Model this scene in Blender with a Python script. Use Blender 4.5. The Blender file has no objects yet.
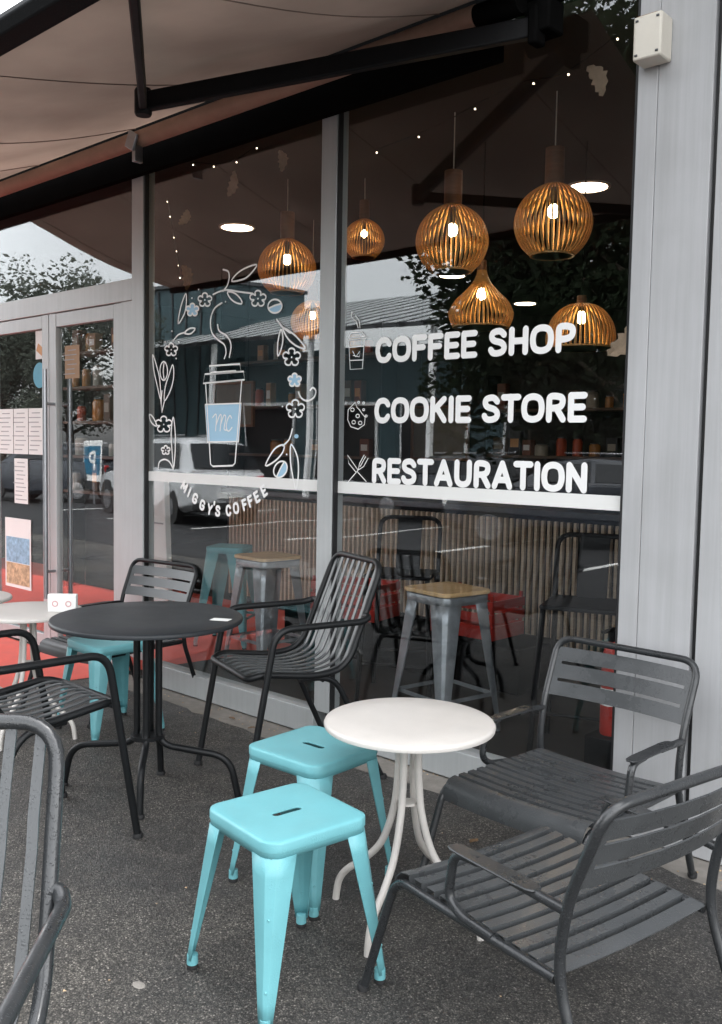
import bpy, bmesh, math, random
from mathutils import Vector, Matrix
rnd = random.Random(7)
PI = math.pi
S = bpy.context.scene
COL = S.collection

# ------------------------------------------------------------------ materials
def nodes(name):
    m = bpy.data.materials.new(name); m.use_nodes = True
    nt = m.node_tree; b = nt.nodes['Principled BSDF']
    return m, nt, b, nt.nodes.new, nt.links.new

def coords(nt):
    g = nt.nodes.new('ShaderNodeNewGeometry'); return g.outputs['Position']

def paint(name, col, rough=.45, metal=0.0, var=.12, scale=6.0, bump=0.0, bscale=60.0, coat=0.0, drops=0.0, spec=.5, grime=0.0, objspace=True, streak=0.0):
    m, nt, b, N, K = nodes(name)
    tc = N('ShaderNodeTexCoord'); P = tc.outputs['Object'] if objspace else coords(nt)
    n = N('ShaderNodeTexNoise'); n.inputs['Scale'].default_value = scale; n.inputs['Detail'].default_value = 6; n.inputs['Roughness'].default_value = .65
    K(P, n.inputs['Vector'])
    r = N('ShaderNodeValToRGB')
    c0 = tuple(max(0, v*(1-var)) for v in col); c1 = tuple(min(1, v*(1+var)) for v in col)
    r.color_ramp.elements[0].position = .3; r.color_ramp.elements[1].position = .7
    r.color_ramp.elements[0].color = (*c0, 1); r.color_ramp.elements[1].color = (*c1, 1)
    K(n.outputs['Fac'], r.inputs['Fac'])
    out = r.outputs['Color']
    if grime:
        n2 = N('ShaderNodeTexNoise'); n2.inputs['Scale'].default_value = 2.2; n2.inputs['Detail'].default_value = 9; K(P, n2.inputs['Vector'])
        r2 = N('ShaderNodeValToRGB'); r2.color_ramp.elements[0].position = .48; r2.color_ramp.elements[1].position = .75
        r2.color_ramp.elements[0].color = (0, 0, 0, 1); r2.color_ramp.elements[1].color = (grime, grime, grime, 1)
        K(n2.outputs['Fac'], r2.inputs['Fac'])
        mx = N('ShaderNodeMixRGB'); K(r2.outputs['Color'], mx.inputs['Fac']); K(out, mx.inputs['Color1']); mx.inputs['Color2'].default_value = (col[0]*.45, col[1]*.43, col[2]*.4, 1)
        out = mx.outputs['Color']
    if streak:
        mp = N('ShaderNodeMapping'); mp.inputs['Scale'].default_value = (17, 17, .55); K(P, mp.inputs['Vector'])
        n3 = N('ShaderNodeTexNoise'); n3.inputs['Scale'].default_value = 1.6; n3.inputs['Detail'].default_value = 7; n3.inputs['Roughness'].default_value = .7; K(mp.outputs[0], n3.inputs['Vector'])
        r3 = N('ShaderNodeValToRGB'); r3.color_ramp.elements[0].position = .3; r3.color_ramp.elements[1].position = .72
        r3.color_ramp.elements[0].color = (1-streak, 1-streak, 1-streak*1.1, 1); r3.color_ramp.elements[1].color = (1+streak*.6, 1+streak*.6, 1+streak*.6, 1)
        K(n3.outputs['Fac'], r3.inputs['Fac']); m3 = N('ShaderNodeMixRGB'); m3.blend_type = 'MULTIPLY'; m3.inputs['Fac'].default_value = 1; K(out, m3.inputs['Color1']); K(r3.outputs['Color'], m3.inputs['Color2']); out = m3.outputs['Color']
    K(out, b.inputs['Base Color'])
    b.inputs['Metallic'].default_value = metal
    mr = N('ShaderNodeMapRange'); mr.inputs['To Min'].default_value = max(.03, rough-.1) if drops < .5 else .22; mr.inputs['To Max'].default_value = min(1, rough+.12); mr.inputs['From Min'].default_value = 0 if drops < .5 else .36; mr.inputs['From Max'].default_value = 1 if drops < .5 else .62
    K(n.outputs['Fac'], mr.inputs['Value']); K(mr.outputs['Result'], b.inputs['Roughness'])
    b.inputs['Coat Weight'].default_value = coat; b.inputs['Coat Roughness'].default_value = .15
    b.inputs['Specular IOR Level'].default_value = spec
    h = None
    if bump:
        nb = N('ShaderNodeTexNoise'); nb.inputs['Scale'].default_value = bscale; nb.inputs['Detail'].default_value = 3; K(P, nb.inputs['Vector'])
        bp = N('ShaderNodeBump'); bp.inputs['Strength'].default_value = bump; bp.inputs['Distance'].default_value = .004
        K(nb.outputs['Fac'], bp.inputs['Height']); h = bp.outputs['Normal']
    if drops:
        v = N('ShaderNodeTexVoronoi'); v.inputs['Scale'].default_value = 170; K(P, v.inputs['Vector'])
        nm = N('ShaderNodeTexNoise'); nm.inputs['Scale'].default_value = 26; K(P, nm.inputs['Vector'])
        ad = N('ShaderNodeMath'); ad.operation = 'MULTIPLY_ADD'; K(nm.outputs['Fac'], ad.inputs[0]); ad.inputs[1].default_value = -.85; ad.inputs[2].default_value = .72
        sb = N('ShaderNodeMath'); sb.operation = 'SUBTRACT'; K(ad.outputs[0], sb.inputs[0]); K(v.outputs['Distance'], sb.inputs[1]); sb.use_clamp = True
        pw = N('ShaderNodeMath'); pw.operation = 'POWER'; K(sb.outputs[0], pw.inputs[0]); pw.inputs[1].default_value = .5
        bp = N('ShaderNodeBump'); bp.inputs['Strength'].default_value = drops; bp.inputs['Distance'].default_value = .003
        K(pw.outputs[0], bp.inputs['Height'])
        if h: K(h, bp.inputs['Normal'])
        h = bp.outputs['Normal']
    if h: K(h, b.inputs['Normal'])
    return m

def wood(name, c0, c1, rough=.5, sc=(2, 2, 30)):
    m, nt, b, N, K = nodes(name)
    tc = N('ShaderNodeTexCoord'); mp = N('ShaderNodeMapping'); mp.inputs['Scale'].default_value = sc; K(tc.outputs['Object'], mp.inputs['Vector'])
    n = N('ShaderNodeTexNoise'); n.inputs['Scale'].default_value = 3; n.inputs['Detail'].default_value = 8; n.inputs['Distortion'].default_value = 1.2; K(mp.outputs[0], n.inputs['Vector'])
    r = N('ShaderNodeValToRGB'); r.color_ramp.elements[0].position = .3; r.color_ramp.elements[1].position = .7
    r.color_ramp.elements[0].color = (*c0, 1); r.color_ramp.elements[1].color = (*c1, 1)
    K(n.outputs['Fac'], r.inputs['Fac']); K(r.outputs['Color'], b.inputs['Base Color']); b.inputs['Roughness'].default_value = rough
    return m

def emit(name, col, strength):
    m, nt, b, N, K = nodes(name)
    b.inputs['Base Color'].default_value = (*col, 1); b.inputs['Emission Color'].default_value = (*col, 1); b.inputs['Emission Strength'].default_value = strength
    return m

def glass_mat(name, refl=.064, tint=(.93, .94, .94), bend=.0):
    m, nt, b, N, K = nodes(name); nt.nodes.remove(b)
    out = nt.nodes['Material Output']
    t = N('ShaderNodeBsdfTransparent'); t.inputs['Color'].default_value = (*tint, 1)
    g = N('ShaderNodeBsdfGlossy'); g.inputs['Roughness'].default_value = .004; g.inputs['Color'].default_value = (.95, .98, 1, 1)
    ge = N('ShaderNodeNewGeometry'); dt = N('ShaderNodeVectorMath'); dt.operation = 'DOT_PRODUCT'; K(ge.outputs['Incoming'], dt.inputs[0]); K(ge.outputs['True Normal'], dt.inputs[1])
    ab = N('ShaderNodeMath'); ab.operation = 'ABSOLUTE'; K(dt.outputs['Value'], ab.inputs[0])
    om = N('ShaderNodeMath'); om.operation = 'SUBTRACT'; om.inputs[0].default_value = 1; K(ab.outputs[0], om.inputs[1])
    pw = N('ShaderNodeMath'); pw.operation = 'POWER'; K(om.outputs[0], pw.inputs[0]); pw.inputs[1].default_value = 5
    mu = N('ShaderNodeMath'); mu.operation = 'MULTIPLY_ADD'; mu.use_clamp = True; K(pw.outputs[0], mu.inputs[0]); mu.inputs[1].default_value = 1-refl; mu.inputs[2].default_value = refl
    P = coords(nt)
    n = N('ShaderNodeTexNoise'); n.inputs['Scale'].default_value = .9; n.inputs['Detail'].default_value = 1; K(P, n.inputs['Vector'])
    bp = N('ShaderNodeBump'); bp.inputs['Strength'].default_value = .35; bp.inputs['Distance'].default_value = .012; K(n.outputs['Fac'], bp.inputs['Height'])
    K(bp.outputs[0], g.inputs['Normal'])
    mx = N('ShaderNodeMixShader'); K(mu.outputs[0], mx.inputs[0]); K(t.outputs[0], mx.inputs[1]); K(g.outputs[0], mx.inputs[2])
    K(mx.outputs[0], out.inputs['Surface'])
    return m

def fabric_mat(name, col, trans):
    m, nt, b, N, K = nodes(name)
    P = coords(nt)
    n = N('ShaderNodeTexNoise'); n.inputs['Scale'].default_value = 1.6; n.inputs['Detail'].default_value = 8; K(P, n.inputs['Vector'])
    r = N('ShaderNodeValToRGB'); r.color_ramp.elements[0].position = .3; r.color_ramp.elements[1].position = .72
    r.color_ramp.elements[0].color = (*[v*.82 for v in col], 1); r.color_ramp.elements[1].color = (*[min(1, v*1.12) for v in col], 1)
    K(n.outputs['Fac'], r.inputs['Fac']); K(r.outputs['Color'], b.inputs['Base Color']); b.inputs['Roughness'].default_value = .9; b.inputs['Specular IOR Level'].default_value = .15
    w = N('ShaderNodeTexNoise'); w.inputs['Scale'].default_value = 400; K(P, w.inputs['Vector'])
    bp = N('ShaderNodeBump'); bp.inputs['Strength'].default_value = .12; bp.inputs['Distance'].default_value = .002; K(w.outputs['Fac'], bp.inputs['Height'])
    wr = N('ShaderNodeTexNoise'); wr.inputs['Scale'].default_value = 3.0; wr.inputs['Detail'].default_value = 3; K(P, wr.inputs['Vector'])
    bp2 = N('ShaderNodeBump'); bp2.inputs['Strength'].default_value = .25; bp2.inputs['Distance'].default_value = .03; K(wr.outputs['Fac'], bp2.inputs['Height']); K(bp.outputs[0], bp2.inputs['Normal'])
    K(bp2.outputs[0], b.inputs['Normal'])
    t = N('ShaderNodeBsdfTranslucent'); K(r.outputs['Color'], t.inputs['Color'])
    mx = N('ShaderNodeMixShader'); mx.inputs[0].default_value = trans; K(b.outputs[0], mx.inputs[1]); K(t.outputs[0], mx.inputs[2])
    K(mx.outputs[0], nt.nodes['Material Output'].inputs['Surface'])
    return m

def asphalt_mat(name, dark, light, wet=.26):
    m, nt, b, N, K = nodes(name)
    P = coords(nt)
    def noise(sc, det=4, ro=.6):
        n = N('ShaderNodeTexNoise'); n.inputs['Scale'].default_value = sc; n.inputs['Detail'].default_value = det; n.inputs['Roughness'].default_value = ro; K(P, n.inputs['Vector']); return n.outputs['Fac']
    v = N('ShaderNodeTexVoronoi'); v.inputs['Scale'].default_value = 180; K(P, v.inputs['Vector'])
    v2 = N('ShaderNodeTexVoronoi'); v2.inputs['Scale'].default_value = 70; K(P, v2.inputs['Vector'])
    big = noise(1.1, 6); mid = noise(9, 5); fine = noise(320, 3, .8)
    # each stone its own shade
    sep = N('ShaderNodeSeparateColor'); K(v.outputs['Color'], sep.inputs[0])
    r = N('ShaderNodeValToRGB'); e = r.color_ramp.elements
    e[0].position = 0; e[0].color = (*dark, 1); e[1].position = .80; e[1].color = (*light, 1)
    a = e.new(.95); a.color = (*[min(1, x*1.6) for x in light], 1)
    z = e.new(.994); z.color = (*[min(1, x*2.6) for x in light], 1)
    K(sep.outputs[0], r.inputs['Fac'])
    # binder between the stones is darker
    rr = N('ShaderNodeValToRGB'); rr.color_ramp.elements[0].position = .25; rr.color_ramp.elements[1].position = .6
    rr.color_ramp.elements[0].color = (1, 1, 1, 1); rr.color_ramp.elements[1].color = (.35, .35, .35, 1); K(v.outputs['Distance'], rr.inputs['Fac'])
    m1 = N('ShaderNodeMixRGB'); m1.blend_type = 'MULTIPLY'; m1.inputs['Fac'].default_value = 1; K(r.outputs['Color'], m1.inputs['Color1']); K(rr.outputs['Color'], m1.inputs['Color2'])
    rb = N('ShaderNodeValToRGB'); rb.color_ramp.elements[0].position = .33; rb.color_ramp.elements[1].position = .68
    rb.color_ramp.elements[0].color = (.55, .55, .57, 1); rb.color_ramp.elements[1].color = (1.32, 1.29, 1.24, 1); K(big, rb.inputs['Fac'])
    m2 = N('ShaderNodeMixRGB'); m2.blend_type = 'MULTIPLY'; m2.inputs['Fac'].default_value = 1; K(m1.outputs['Color'], m2.inputs['Color1']); K(rb.outputs['Color'], m2.inputs['Color2'])
    rm = N('ShaderNodeValToRGB'); rm.color_ramp.elements[0].position = .3; rm.color_ramp.elements[1].position = .7
    rm.color_ramp.elements[0].color = (.66, .66, .67, 1); rm.color_ramp.elements[1].color = (1.25, 1.24, 1.22, 1); K(mid, rm.inputs['Fac'])
    m3 = N('ShaderNodeMixRGB'); m3.blend_type = 'MULTIPLY'; m3.inputs['Fac'].default_value = 1; K(m2.outputs['Color'], m3.inputs['Color1']); K(rm.outputs['Color'], m3.inputs['Color2'])
    K(m3.outputs['Color'], b.inputs['Base Color'])
    mr = N('ShaderNodeMapRange'); mr.inputs['From Min'].default_value = .35; mr.inputs['From Max'].default_value = .65; mr.inputs['To Min'].default_value = wet; mr.inputs['To Max'].default_value = .8
    K(big, mr.inputs['Value']); K(mr.outputs[0], b.inputs['Roughness'])
    ad = N('ShaderNodeMath'); ad.operation = 'MULTIPLY_ADD'; K(v.outputs['Distance'], ad.inputs[0]); ad.inputs[1].default_value = -.8; K(fine, ad.inputs[2])
    ad2 = N('ShaderNodeMath'); ad2.operation = 'MULTIPLY_ADD'; K(v2.outputs['Distance'], ad2.inputs[0]); ad2.inputs[1].default_value = -.5; K(ad.outputs[0], ad2.inputs[2])
    bp = N('ShaderNodeBump'); bp.inputs['Strength'].default_value = .9; bp.inputs['Distance'].default_value = .006; K(ad2.outputs[0], bp.inputs['Height']); K(bp.outputs[0], b.inputs['Normal'])
    return m

M = dict(
 chair=paint('charcoal_paint_skylit', (.020, .022, .024), .32, .0, .12, 9, .10, 160, .3, .6),  # wet copy of the charcoal; base colour also lightened for open sky reflection
 chair_dry=paint('charcoal_paint_dry', (.008, .009, .010), .40, .0, .10, 9, .10, 160, .0, .0, .26),
 slat=paint('grey_slat_paint', (.062, .067, .070), .38, .0, .10, 9, .08, 160, .2, .0),
 slat_wet=paint('grey_slat_paint_wet', (.062, .066, .069), .32, .0, .14, 7, .08, 160, .2, .55, .35),
 black=paint('black_metal', (.009, .009, .010), .5, .0, .15, 6, .05, 90, spec=.12),
 table_black=paint('charcoal_table_top', (.018, .021, .024), .42, .0, .12, 4, .04, 120, .0, .0, .30),
 white=paint('cream_powder_coat', (.565, .535, .50), .40, .0, .05, 9, .04, 90, .1, .35, .5, .16),
 teal=paint('turquoise_paint', (.150, .415, .455), .44, .0, .07, 5, .05, 60, .1, .3, .5, .22),
 teal_dry=paint('turquoise_paint_dry', (.150, .415, .455), .44, .0, .07, 5, .05, 60, .1, .0, .5, .22),
 matt_black=paint('matt_black', (.006, .006, .006), .95, spec=0.0), rubber=paint('black_rubber', (.015, .015, .016), .7),
 alu=paint('grey_aluminium', (.45, .47, .475), .42, .15, .05, 3, .02, 40, 0, 0, .5, .12, False, .08),
 pillar=paint('grey_cladding', (.43, .434, .445), .55, .0, .035, 2.5, .03, 30, 0, 0, .4, .20, False, .11),
 gasket=paint('black_gasket', (.012, .012, .013), .5),
 steel=paint('brushed_steel', (.36, .37, .39), .32, .9, .08, 20),
 stool_steel=paint('galvanised_steel', (.26, .28, .30), .34, .5, .2, 12), dark_steel=paint('dark_steel', (.10, .105, .11), .35, .8, .12, 10),
 plastic=paint('aged_white_plastic', (.70, .66, .58), .5, 0, .05, 8, .05, 40, 0, 0, .5, .25),
 paper=paint('white_paper', (.78, .78, .76), .8, 0, .02),
 vinyl=paint('white_vinyl', (.88, .88, .87), .55, 0, .01),
 vinyl_blue=paint('pale_blue_vinyl', (.36, .60, .78), .55, 0, .02),
 awning=fabric_mat('terracotta_canvas', (.42, .36, .322), .50),
 seam=paint('dark_canvas_seam', (.20, .15, .13), .9),
 roll=paint('rolled_canvas', (.36, .25, .195), .85, 0, .15, 4, .2, 60, 0, 0, .2),
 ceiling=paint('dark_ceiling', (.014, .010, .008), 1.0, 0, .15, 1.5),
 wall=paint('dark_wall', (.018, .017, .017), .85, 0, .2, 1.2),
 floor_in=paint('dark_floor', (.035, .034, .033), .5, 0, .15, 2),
 slat_wood=wood('pale_slat_wood', (.36, .27, .195), (.50, .40, .29), .6),
 seat_wood=wood('honey_seat_wood', (.50, .32, .15), (.68, .47, .25), .45, (14, 2, 2)),
 lamp_wood=wood('amber_veneer', (.56, .30, .09), (.72, .44, .16), .45),
 lamp_neck=wood('brown_veneer', (.16, .075, .04), (.24, .115, .06), .5),
 red=paint('red_paint', (.74, .13, .10), .55, 0, .10, 5, .15, 120, 0, 0, .4, .2, False),
 red_gloss=paint('red_enamel', (.42, .03, .02), .35),
 teal_dark=paint('petrol_plastic', (.010, .07, .09), .5),
 leaf=paint('tree_leaves', (.030, .042, .024), .6, 0, .5, .9, 0, 60, 0, 0, .3, 0, False),
 leaf2=paint('tree_leaves_dull', (.13, .145, .12), .6, 0, .5, .9, 0, 60, 0, 0, .3, 0, False),
 bark=paint('tree_bark', (.08, .06, .045), .9, 0, .3, 6, .4, 30),
 dry=paint('dried_leaf_brown', (.24, .145, .075), .8, 0, .35, 40),
 pale_leaf=paint('pampas_beige', (.42, .31, .22), .9, 0, .2, 20),
 car_white=paint('silver_car_paint', (.60, .61, .62), .25, .1, .02, 2, 0, 60, .8),
 car_dark=paint('dark_car_paint', (.03, .035, .045), .25, .1, .02, 2, 0, 60, .8),
 car_glass=paint('tinted_car_glass', (.012, .014, .016), .06, 0, .02),
 tyre=paint('tyre_rubber', (.02, .02, .02), .8),
 rim=paint('alloy_rim', (.35, .35, .36), .3, .8),
 lampred=paint('red_tail_lens', (.45, .01, .01), .2),
 blue_sign=paint('blue_sign_enamel', (.02, .14, .24), .4),
 concrete=paint('worn_concrete', (.27, .25, .225), .85, 0, .18, 14, .4, 120, 0, 0, .3, .35, False),
 render=paint('pale_grey_render', (.24, .26, .27), .8, 0, .08, 1, .1, 30, 0, 0, .3, .15, False),
 tealwall=paint('petrol_cladding', (.05, .085, .095), .6, 0, .1, 1, 0, 30, 0, 0, .4, .1, False),
 white_steel=paint('white_louvre_steel', (.75, .76, .76), .5, 0, .04),
 jar_a=paint('amber_glass_jar', (.40, .18, .05), .2, 0, .15), jar_b=paint('red_tin', (.42, .07, .03), .4, 0, .15), jar_c=paint('pale_jar', (.35, .32, .27), .3, 0, .15),
 packet_a=paint('red_brown_packet', (.16, .05, .03), .6, 0, .2), packet_b=paint('brown_packet', (.10, .06, .04), .6, 0, .2), packet_c=paint('dark_packet', (.03, .03, .035), .6, 0, .2),
 board=paint('menu_board', (.20, .18, .15), .7),
 blue_spot=paint('blue_sticker', (.06, .30, .42), .5), orange=paint('orange_print', (.60, .30, .12), .6), sea=paint('sea_print', (.25, .42, .55), .6, 0, .4, 25), sand=paint('sand_print', (.50, .36, .22), .7, 0, .5, 30),
 ink=paint('grey_ink', (.35, .35, .36), .8), pink=paint('pink_print', (.62, .34, .34), .7), cardboard=paint('brown_cardboard', (.36, .24, .15), .8),
 glass=glass_mat('shop_glass'),
 bulb=emit('warm_bulb', (1.0, .72, .40), 9), fairy=emit('fairy_bulb', (1.0, .80, .55), 1.3), down=emit('downlight_disc', (1.0, .92, .82), .8),
 asphalt=asphalt_mat('asphalt', (.042, .040, .037), (.170, .160, .146)),
 road=paint('road_asphalt', (.022, .022, .023), .6, 0, .15, 3, .2, 90, 0, 0, .4, 0, False),
 linewhite=paint('road_paint', (.6, .6, .58), .7, 0, .1, 9, 0, 60, 0, 0, .5, .2, False),
)

def translucent(m, col, fac):
    nt = m.node_tree; b = nt.nodes['Principled BSDF']; t = nt.nodes.new('ShaderNodeBsdfTranslucent'); mx = nt.nodes.new('ShaderNodeMixShader')
    src = b.inputs['Base Color'].links[0].from_socket; nt.links.new(src, t.inputs['Color'])
    mx.inputs[0].default_value = fac; nt.links.new(b.outputs[0], mx.inputs[1]); nt.links.new(t.outputs[0], mx.inputs[2]); nt.links.new(mx.outputs[0], nt.nodes['Material Output'].inputs['Surface'])
translucent(M['leaf'], None, .4); translucent(M['leaf2'], None, .5)
M['louvre'] = paint('opal_louvre', (.78, .80, .80), .5, 0, .05); translucent(M['louvre'], None, .6)

# ------------------------------------------------------------------ mesh helpers
class MB:
    def __init__(s): s.v = []; s.f = []
    def add(s, vs, fs):
        o = len(s.v); s.v += [tuple(x) for x in vs]; s.f += [tuple(i+o for i in f) for f in fs]; return s
    def box(s, c, d, rz=0.0, mat=None):
        x, y, z = (k/2 for k in d); co, si = math.cos(rz), math.sin(rz)
        vs = []
        for sx, sy, sz in ((-1,-1,-1),(1,-1,-1),(1,1,-1),(-1,1,-1),(-1,-1,1),(1,-1,1),(1,1,1),(-1,1,1)):
            a, b = sx*x, sy*y
            p = Vector((a*co-b*si, a*si+b*co, sz*z))
            if mat is not None: p = mat @ p
            vs.append((c[0]+p[0], c[1]+p[1], c[2]+p[2]))
        return s.add(vs, [(0,3,2,1),(4,5,6,7),(0,1,5,4),(1,2,6,5),(2,3,7,6),(3,0,4,7)])
    def bar(s, a, b, w, h, up=(0,0,1)):
        a, b = Vector(a), Vector(b); t = (b-a).normalized(); sd = t.cross(Vector(up)).normalized(); u = sd.cross(t)
        vs = [p + sd*i*w/2 + u*j*h/2 for p in (a, b) for i, j in ((-1,-1),(1,-1),(1,1),(-1,1))]
        return s.add(vs, [(0,1,2,3),(7,6,5,4),(0,4,5,1),(1,5,6,2),(2,6,7,3),(3,7,4,0)])
    def tube(s, pts, r, n=10, closed=False, flat=None, round_caps=False, caps=True):
        P = [Vector(p) for p in pts]; m = len(P)
        rr = r if isinstance(r, (list, tuple)) else [r]*m
        T = []
        for i in range(m):
            if closed: t = P[(i+1) % m]-P[i-1]
            else: t = P[min(i+1, m-1)]-P[max(i-1, 0)]
            T.append(t.normalized() if t.length > 1e-9 else Vector((1, 0, 0)))
        ref = Vector((0, 0, 1)) if abs(T[0].z) < .9 else Vector((0, 1, 0))
        if flat is not None: ref = Vector((0, 1, 0))
        u = (ref-T[0]*ref.dot(T[0])).normalized(); rings = []
        for i in range(m):
            u = (u-T[i]*u.dot(T[i]))
            u = u.normalized() if u.length > 1e-6 else T[i].orthogonal().normalized()
            w = T[i].cross(u)
            rings.append((P[i], u.copy(), w, rr[i]))
        if round_caps and not closed:
            def cap(R, sg):
                out = []
                for a in (.35, .75, 1.0):
                    out.append((R[0]+sg*R[2+2]*R[3]*math.sin(a*PI/2*.97), R[1], R[2], R[3]*math.cos(a*PI/2*.97)))
                return out
            A = (*rings[0], T[0]); B = (*rings[-1], T[-1])
            rings = [c for c in reversed(cap(A, -1))]+rings+cap(B, 1)
        vs = []
        for c, u_, w_, q in rings:
            for k in range(n):
                a = 2*PI*k/n
                d = u_*math.cos(a)*q+w_*math.sin(a)*q
                if flat is not None: d = Vector((d.x, d.y*flat, d.z))
                vs.append(c+d)
        M_ = len(rings); fs = []
        for i in range(M_-(0 if closed else 1)):
            j = (i+1) % M_
            for k in range(n): fs.append((i*n+k, i*n+(k+1) % n, j*n+(k+1) % n, j*n+k))
        if not closed and caps: fs += [tuple(reversed(range(n))), tuple(range((M_-1)*n, M_*n))]
        return s.add(vs, fs)
    def lathe(s, prof, c=(0, 0, 0), n=48):
        vs = []; fs = []
        for r, z in prof:
            for k in range(n): a = 2*PI*k/n; vs.append((c[0]+r*math.cos(a), c[1]+r*math.sin(a), c[2]+z))
        for i in range(len(prof)-1):
            for k in range(n): fs.append((i*n+k, i*n+(k+1) % n, (i+1)*n+(k+1) % n, (i+1)*n+k))
        if prof[0][0] > 1e-6: fs.append(tuple(reversed(range(n))))
        if prof[-1][0] > 1e-6: fs.append(tuple(range((len(prof)-1)*n, len(prof)*n)))
        return s.add(vs, fs)
    def sphere(s, c, r, n=12, m=8, sc=(1, 1, 1)):
        vs = [(c[0], c[1], c[2]+r*sc[2])]; fs = []
        for i in range(1, m):
            for k in range(n):
                a = PI*i/m; b = 2*PI*k/n; vs.append((c[0]+r*sc[0]*math.sin(a)*math.cos(b), c[1]+r*sc[1]*math.sin(a)*math.sin(b), c[2]+r*sc[2]*math.cos(a)))
        vs.append((c[0], c[1], c[2]-r*sc[2])); L = len(vs)-1
        for k in range(n): fs.append((0, 1+k, 1+(k+1) % n)); fs.append((L, L-n+(k+1) % n, L-n+k))
        for i in range(m-2):
            for k in range(n): a = 1+i*n; fs.append((a+k, a+n+k, a+n+(k+1) % n, a+(k+1) % n))
        return s.add(vs, fs)
    def poly(s, pts): return s.add(pts, [tuple(range(len(pts)))])
    def prism(s, pts, axis_vec):
        n = len(pts); a = [Vector(p) for p in pts]; b = [p+Vector(axis_vec) for p in a]
        return s.add(a+b, [tuple(reversed(range(n))), tuple(range(n, 2*n))]+[(i, (i+1) % n, n+(i+1) % n, n+i) for i in range(n)])
    def build(s, name, mat, parent=None, smooth=True, bevel=0.0, loc=None, angle=35, solid=0.0, subsurf=0):
        me = bpy.data.meshes.new(name); me.from_pydata(s.v, [], s.f); me.update()
        bm = bmesh.new(); bm.from_mesh(me); bmesh.ops.recalc_face_normals(bm, faces=bm.faces); bm.to_mesh(me); bm.free()
        o = bpy.data.objects.new(name, me); COL.objects.link(o)
        me.materials.append(mat)
        if smooth:
            for p in me.polygons: p.use_smooth = True
            me.set_sharp_from_angle(angle=math.radians(angle))
        if solid: md = o.modifiers.new('thick', 'SOLIDIFY'); md.thickness = solid; md.offset = 0; es = o.modifiers.new('crisp', 'EDGE_SPLIT'); es.split_angle = math.radians(40)
        if subsurf: md = o.modifiers.new('sub', 'SUBSURF'); md.levels = subsurf; md.render_levels = subsurf
        if bevel: md = o.modifiers.new('bev', 'BEVEL'); md.width = bevel; md.segments = 2; md.limit_method = 'ANGLE'; md.angle_limit = math.radians(40)
        if loc: o.location = loc
        if parent: o.parent = parent
        return o

def fillet(pts, rad, seg=6, closed=False):
    P = [Vector(p) for p in pts]; n = len(P); out = []
    for i in range(n):
        if not closed and i in (0, n-1): out.append(P[i]); continue
        a, b, c = P[i-1], P[i], P[(i+1) % n]
        r = rad[i] if isinstance(rad, (list, tuple)) else rad
        d1 = (a-b); d2 = (c-b)
        l = min(r, d1.length*.48, d2.length*.48)
        if l < 1e-5: out.append(b); continue
        p, q = b+d1.normalized()*l, b+d2.normalized()*l
        for k in range(seg+1):
            t = k/seg; out.append(p*(1-t)**2+b*2*t*(1-t)+q*t*t)
    return out

def catmull(pts, n=6, closed=False):
    P = [Vector(p) for p in pts]; m = len(P); out = []
    rng = range(m if closed else m-1)
    for i in rng:
        if closed: p0, p1, p2, p3 = P[i-1], P[i], P[(i+1) % m], P[(i+2) % m]
        else: p0, p1, p2, p3 = P[max(i-1, 0)], P[i], P[i+1], P[min(i+2, m-1)]
        for k in range(n):
            t = k/n; out.append(.5*((2*p1)+(-p0+p2)*t+(2*p0-5*p1+4*p2-p3)*t*t+(-p0+3*p1-3*p2+p3)*t**3))
    if not closed: out.append(P[-1])
    return out

def empty(name, loc=(0, 0, 0), rz=0.0):
    o = bpy.data.objects.new(name, None); COL.objects.link(o); o.location = loc; o.rotation_euler = (0, 0, rz); o.empty_display_size = .1
    return o
def tag(o, label=None, cat=None, group=None, kind=None):
    if label: o['label'] = label
    if cat: o['category'] = cat
    if group: o['group'] = group
    if kind: o['kind'] = kind
    return o
def copy_tree(o, parent=None):
    c = o.copy(); COL.objects.link(c)
    if parent: c.parent = parent
    for ch in list(o.children): copy_tree(ch, c)
    return c
def world(o):
    m = Matrix.Translation(o.location) @ o.rotation_euler.to_matrix().to_4x4()
    return (world(o.parent) @ o.matrix_parent_inverse @ m) if o.parent else m
def adopt(o, par): o.parent = par; o.matrix_parent_inverse = world(par).inverted(); return o
def place(o, x, y, rz, z=0.0): o.location = (x, y, z); o.rotation_euler = (0, 0, rz)

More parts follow.
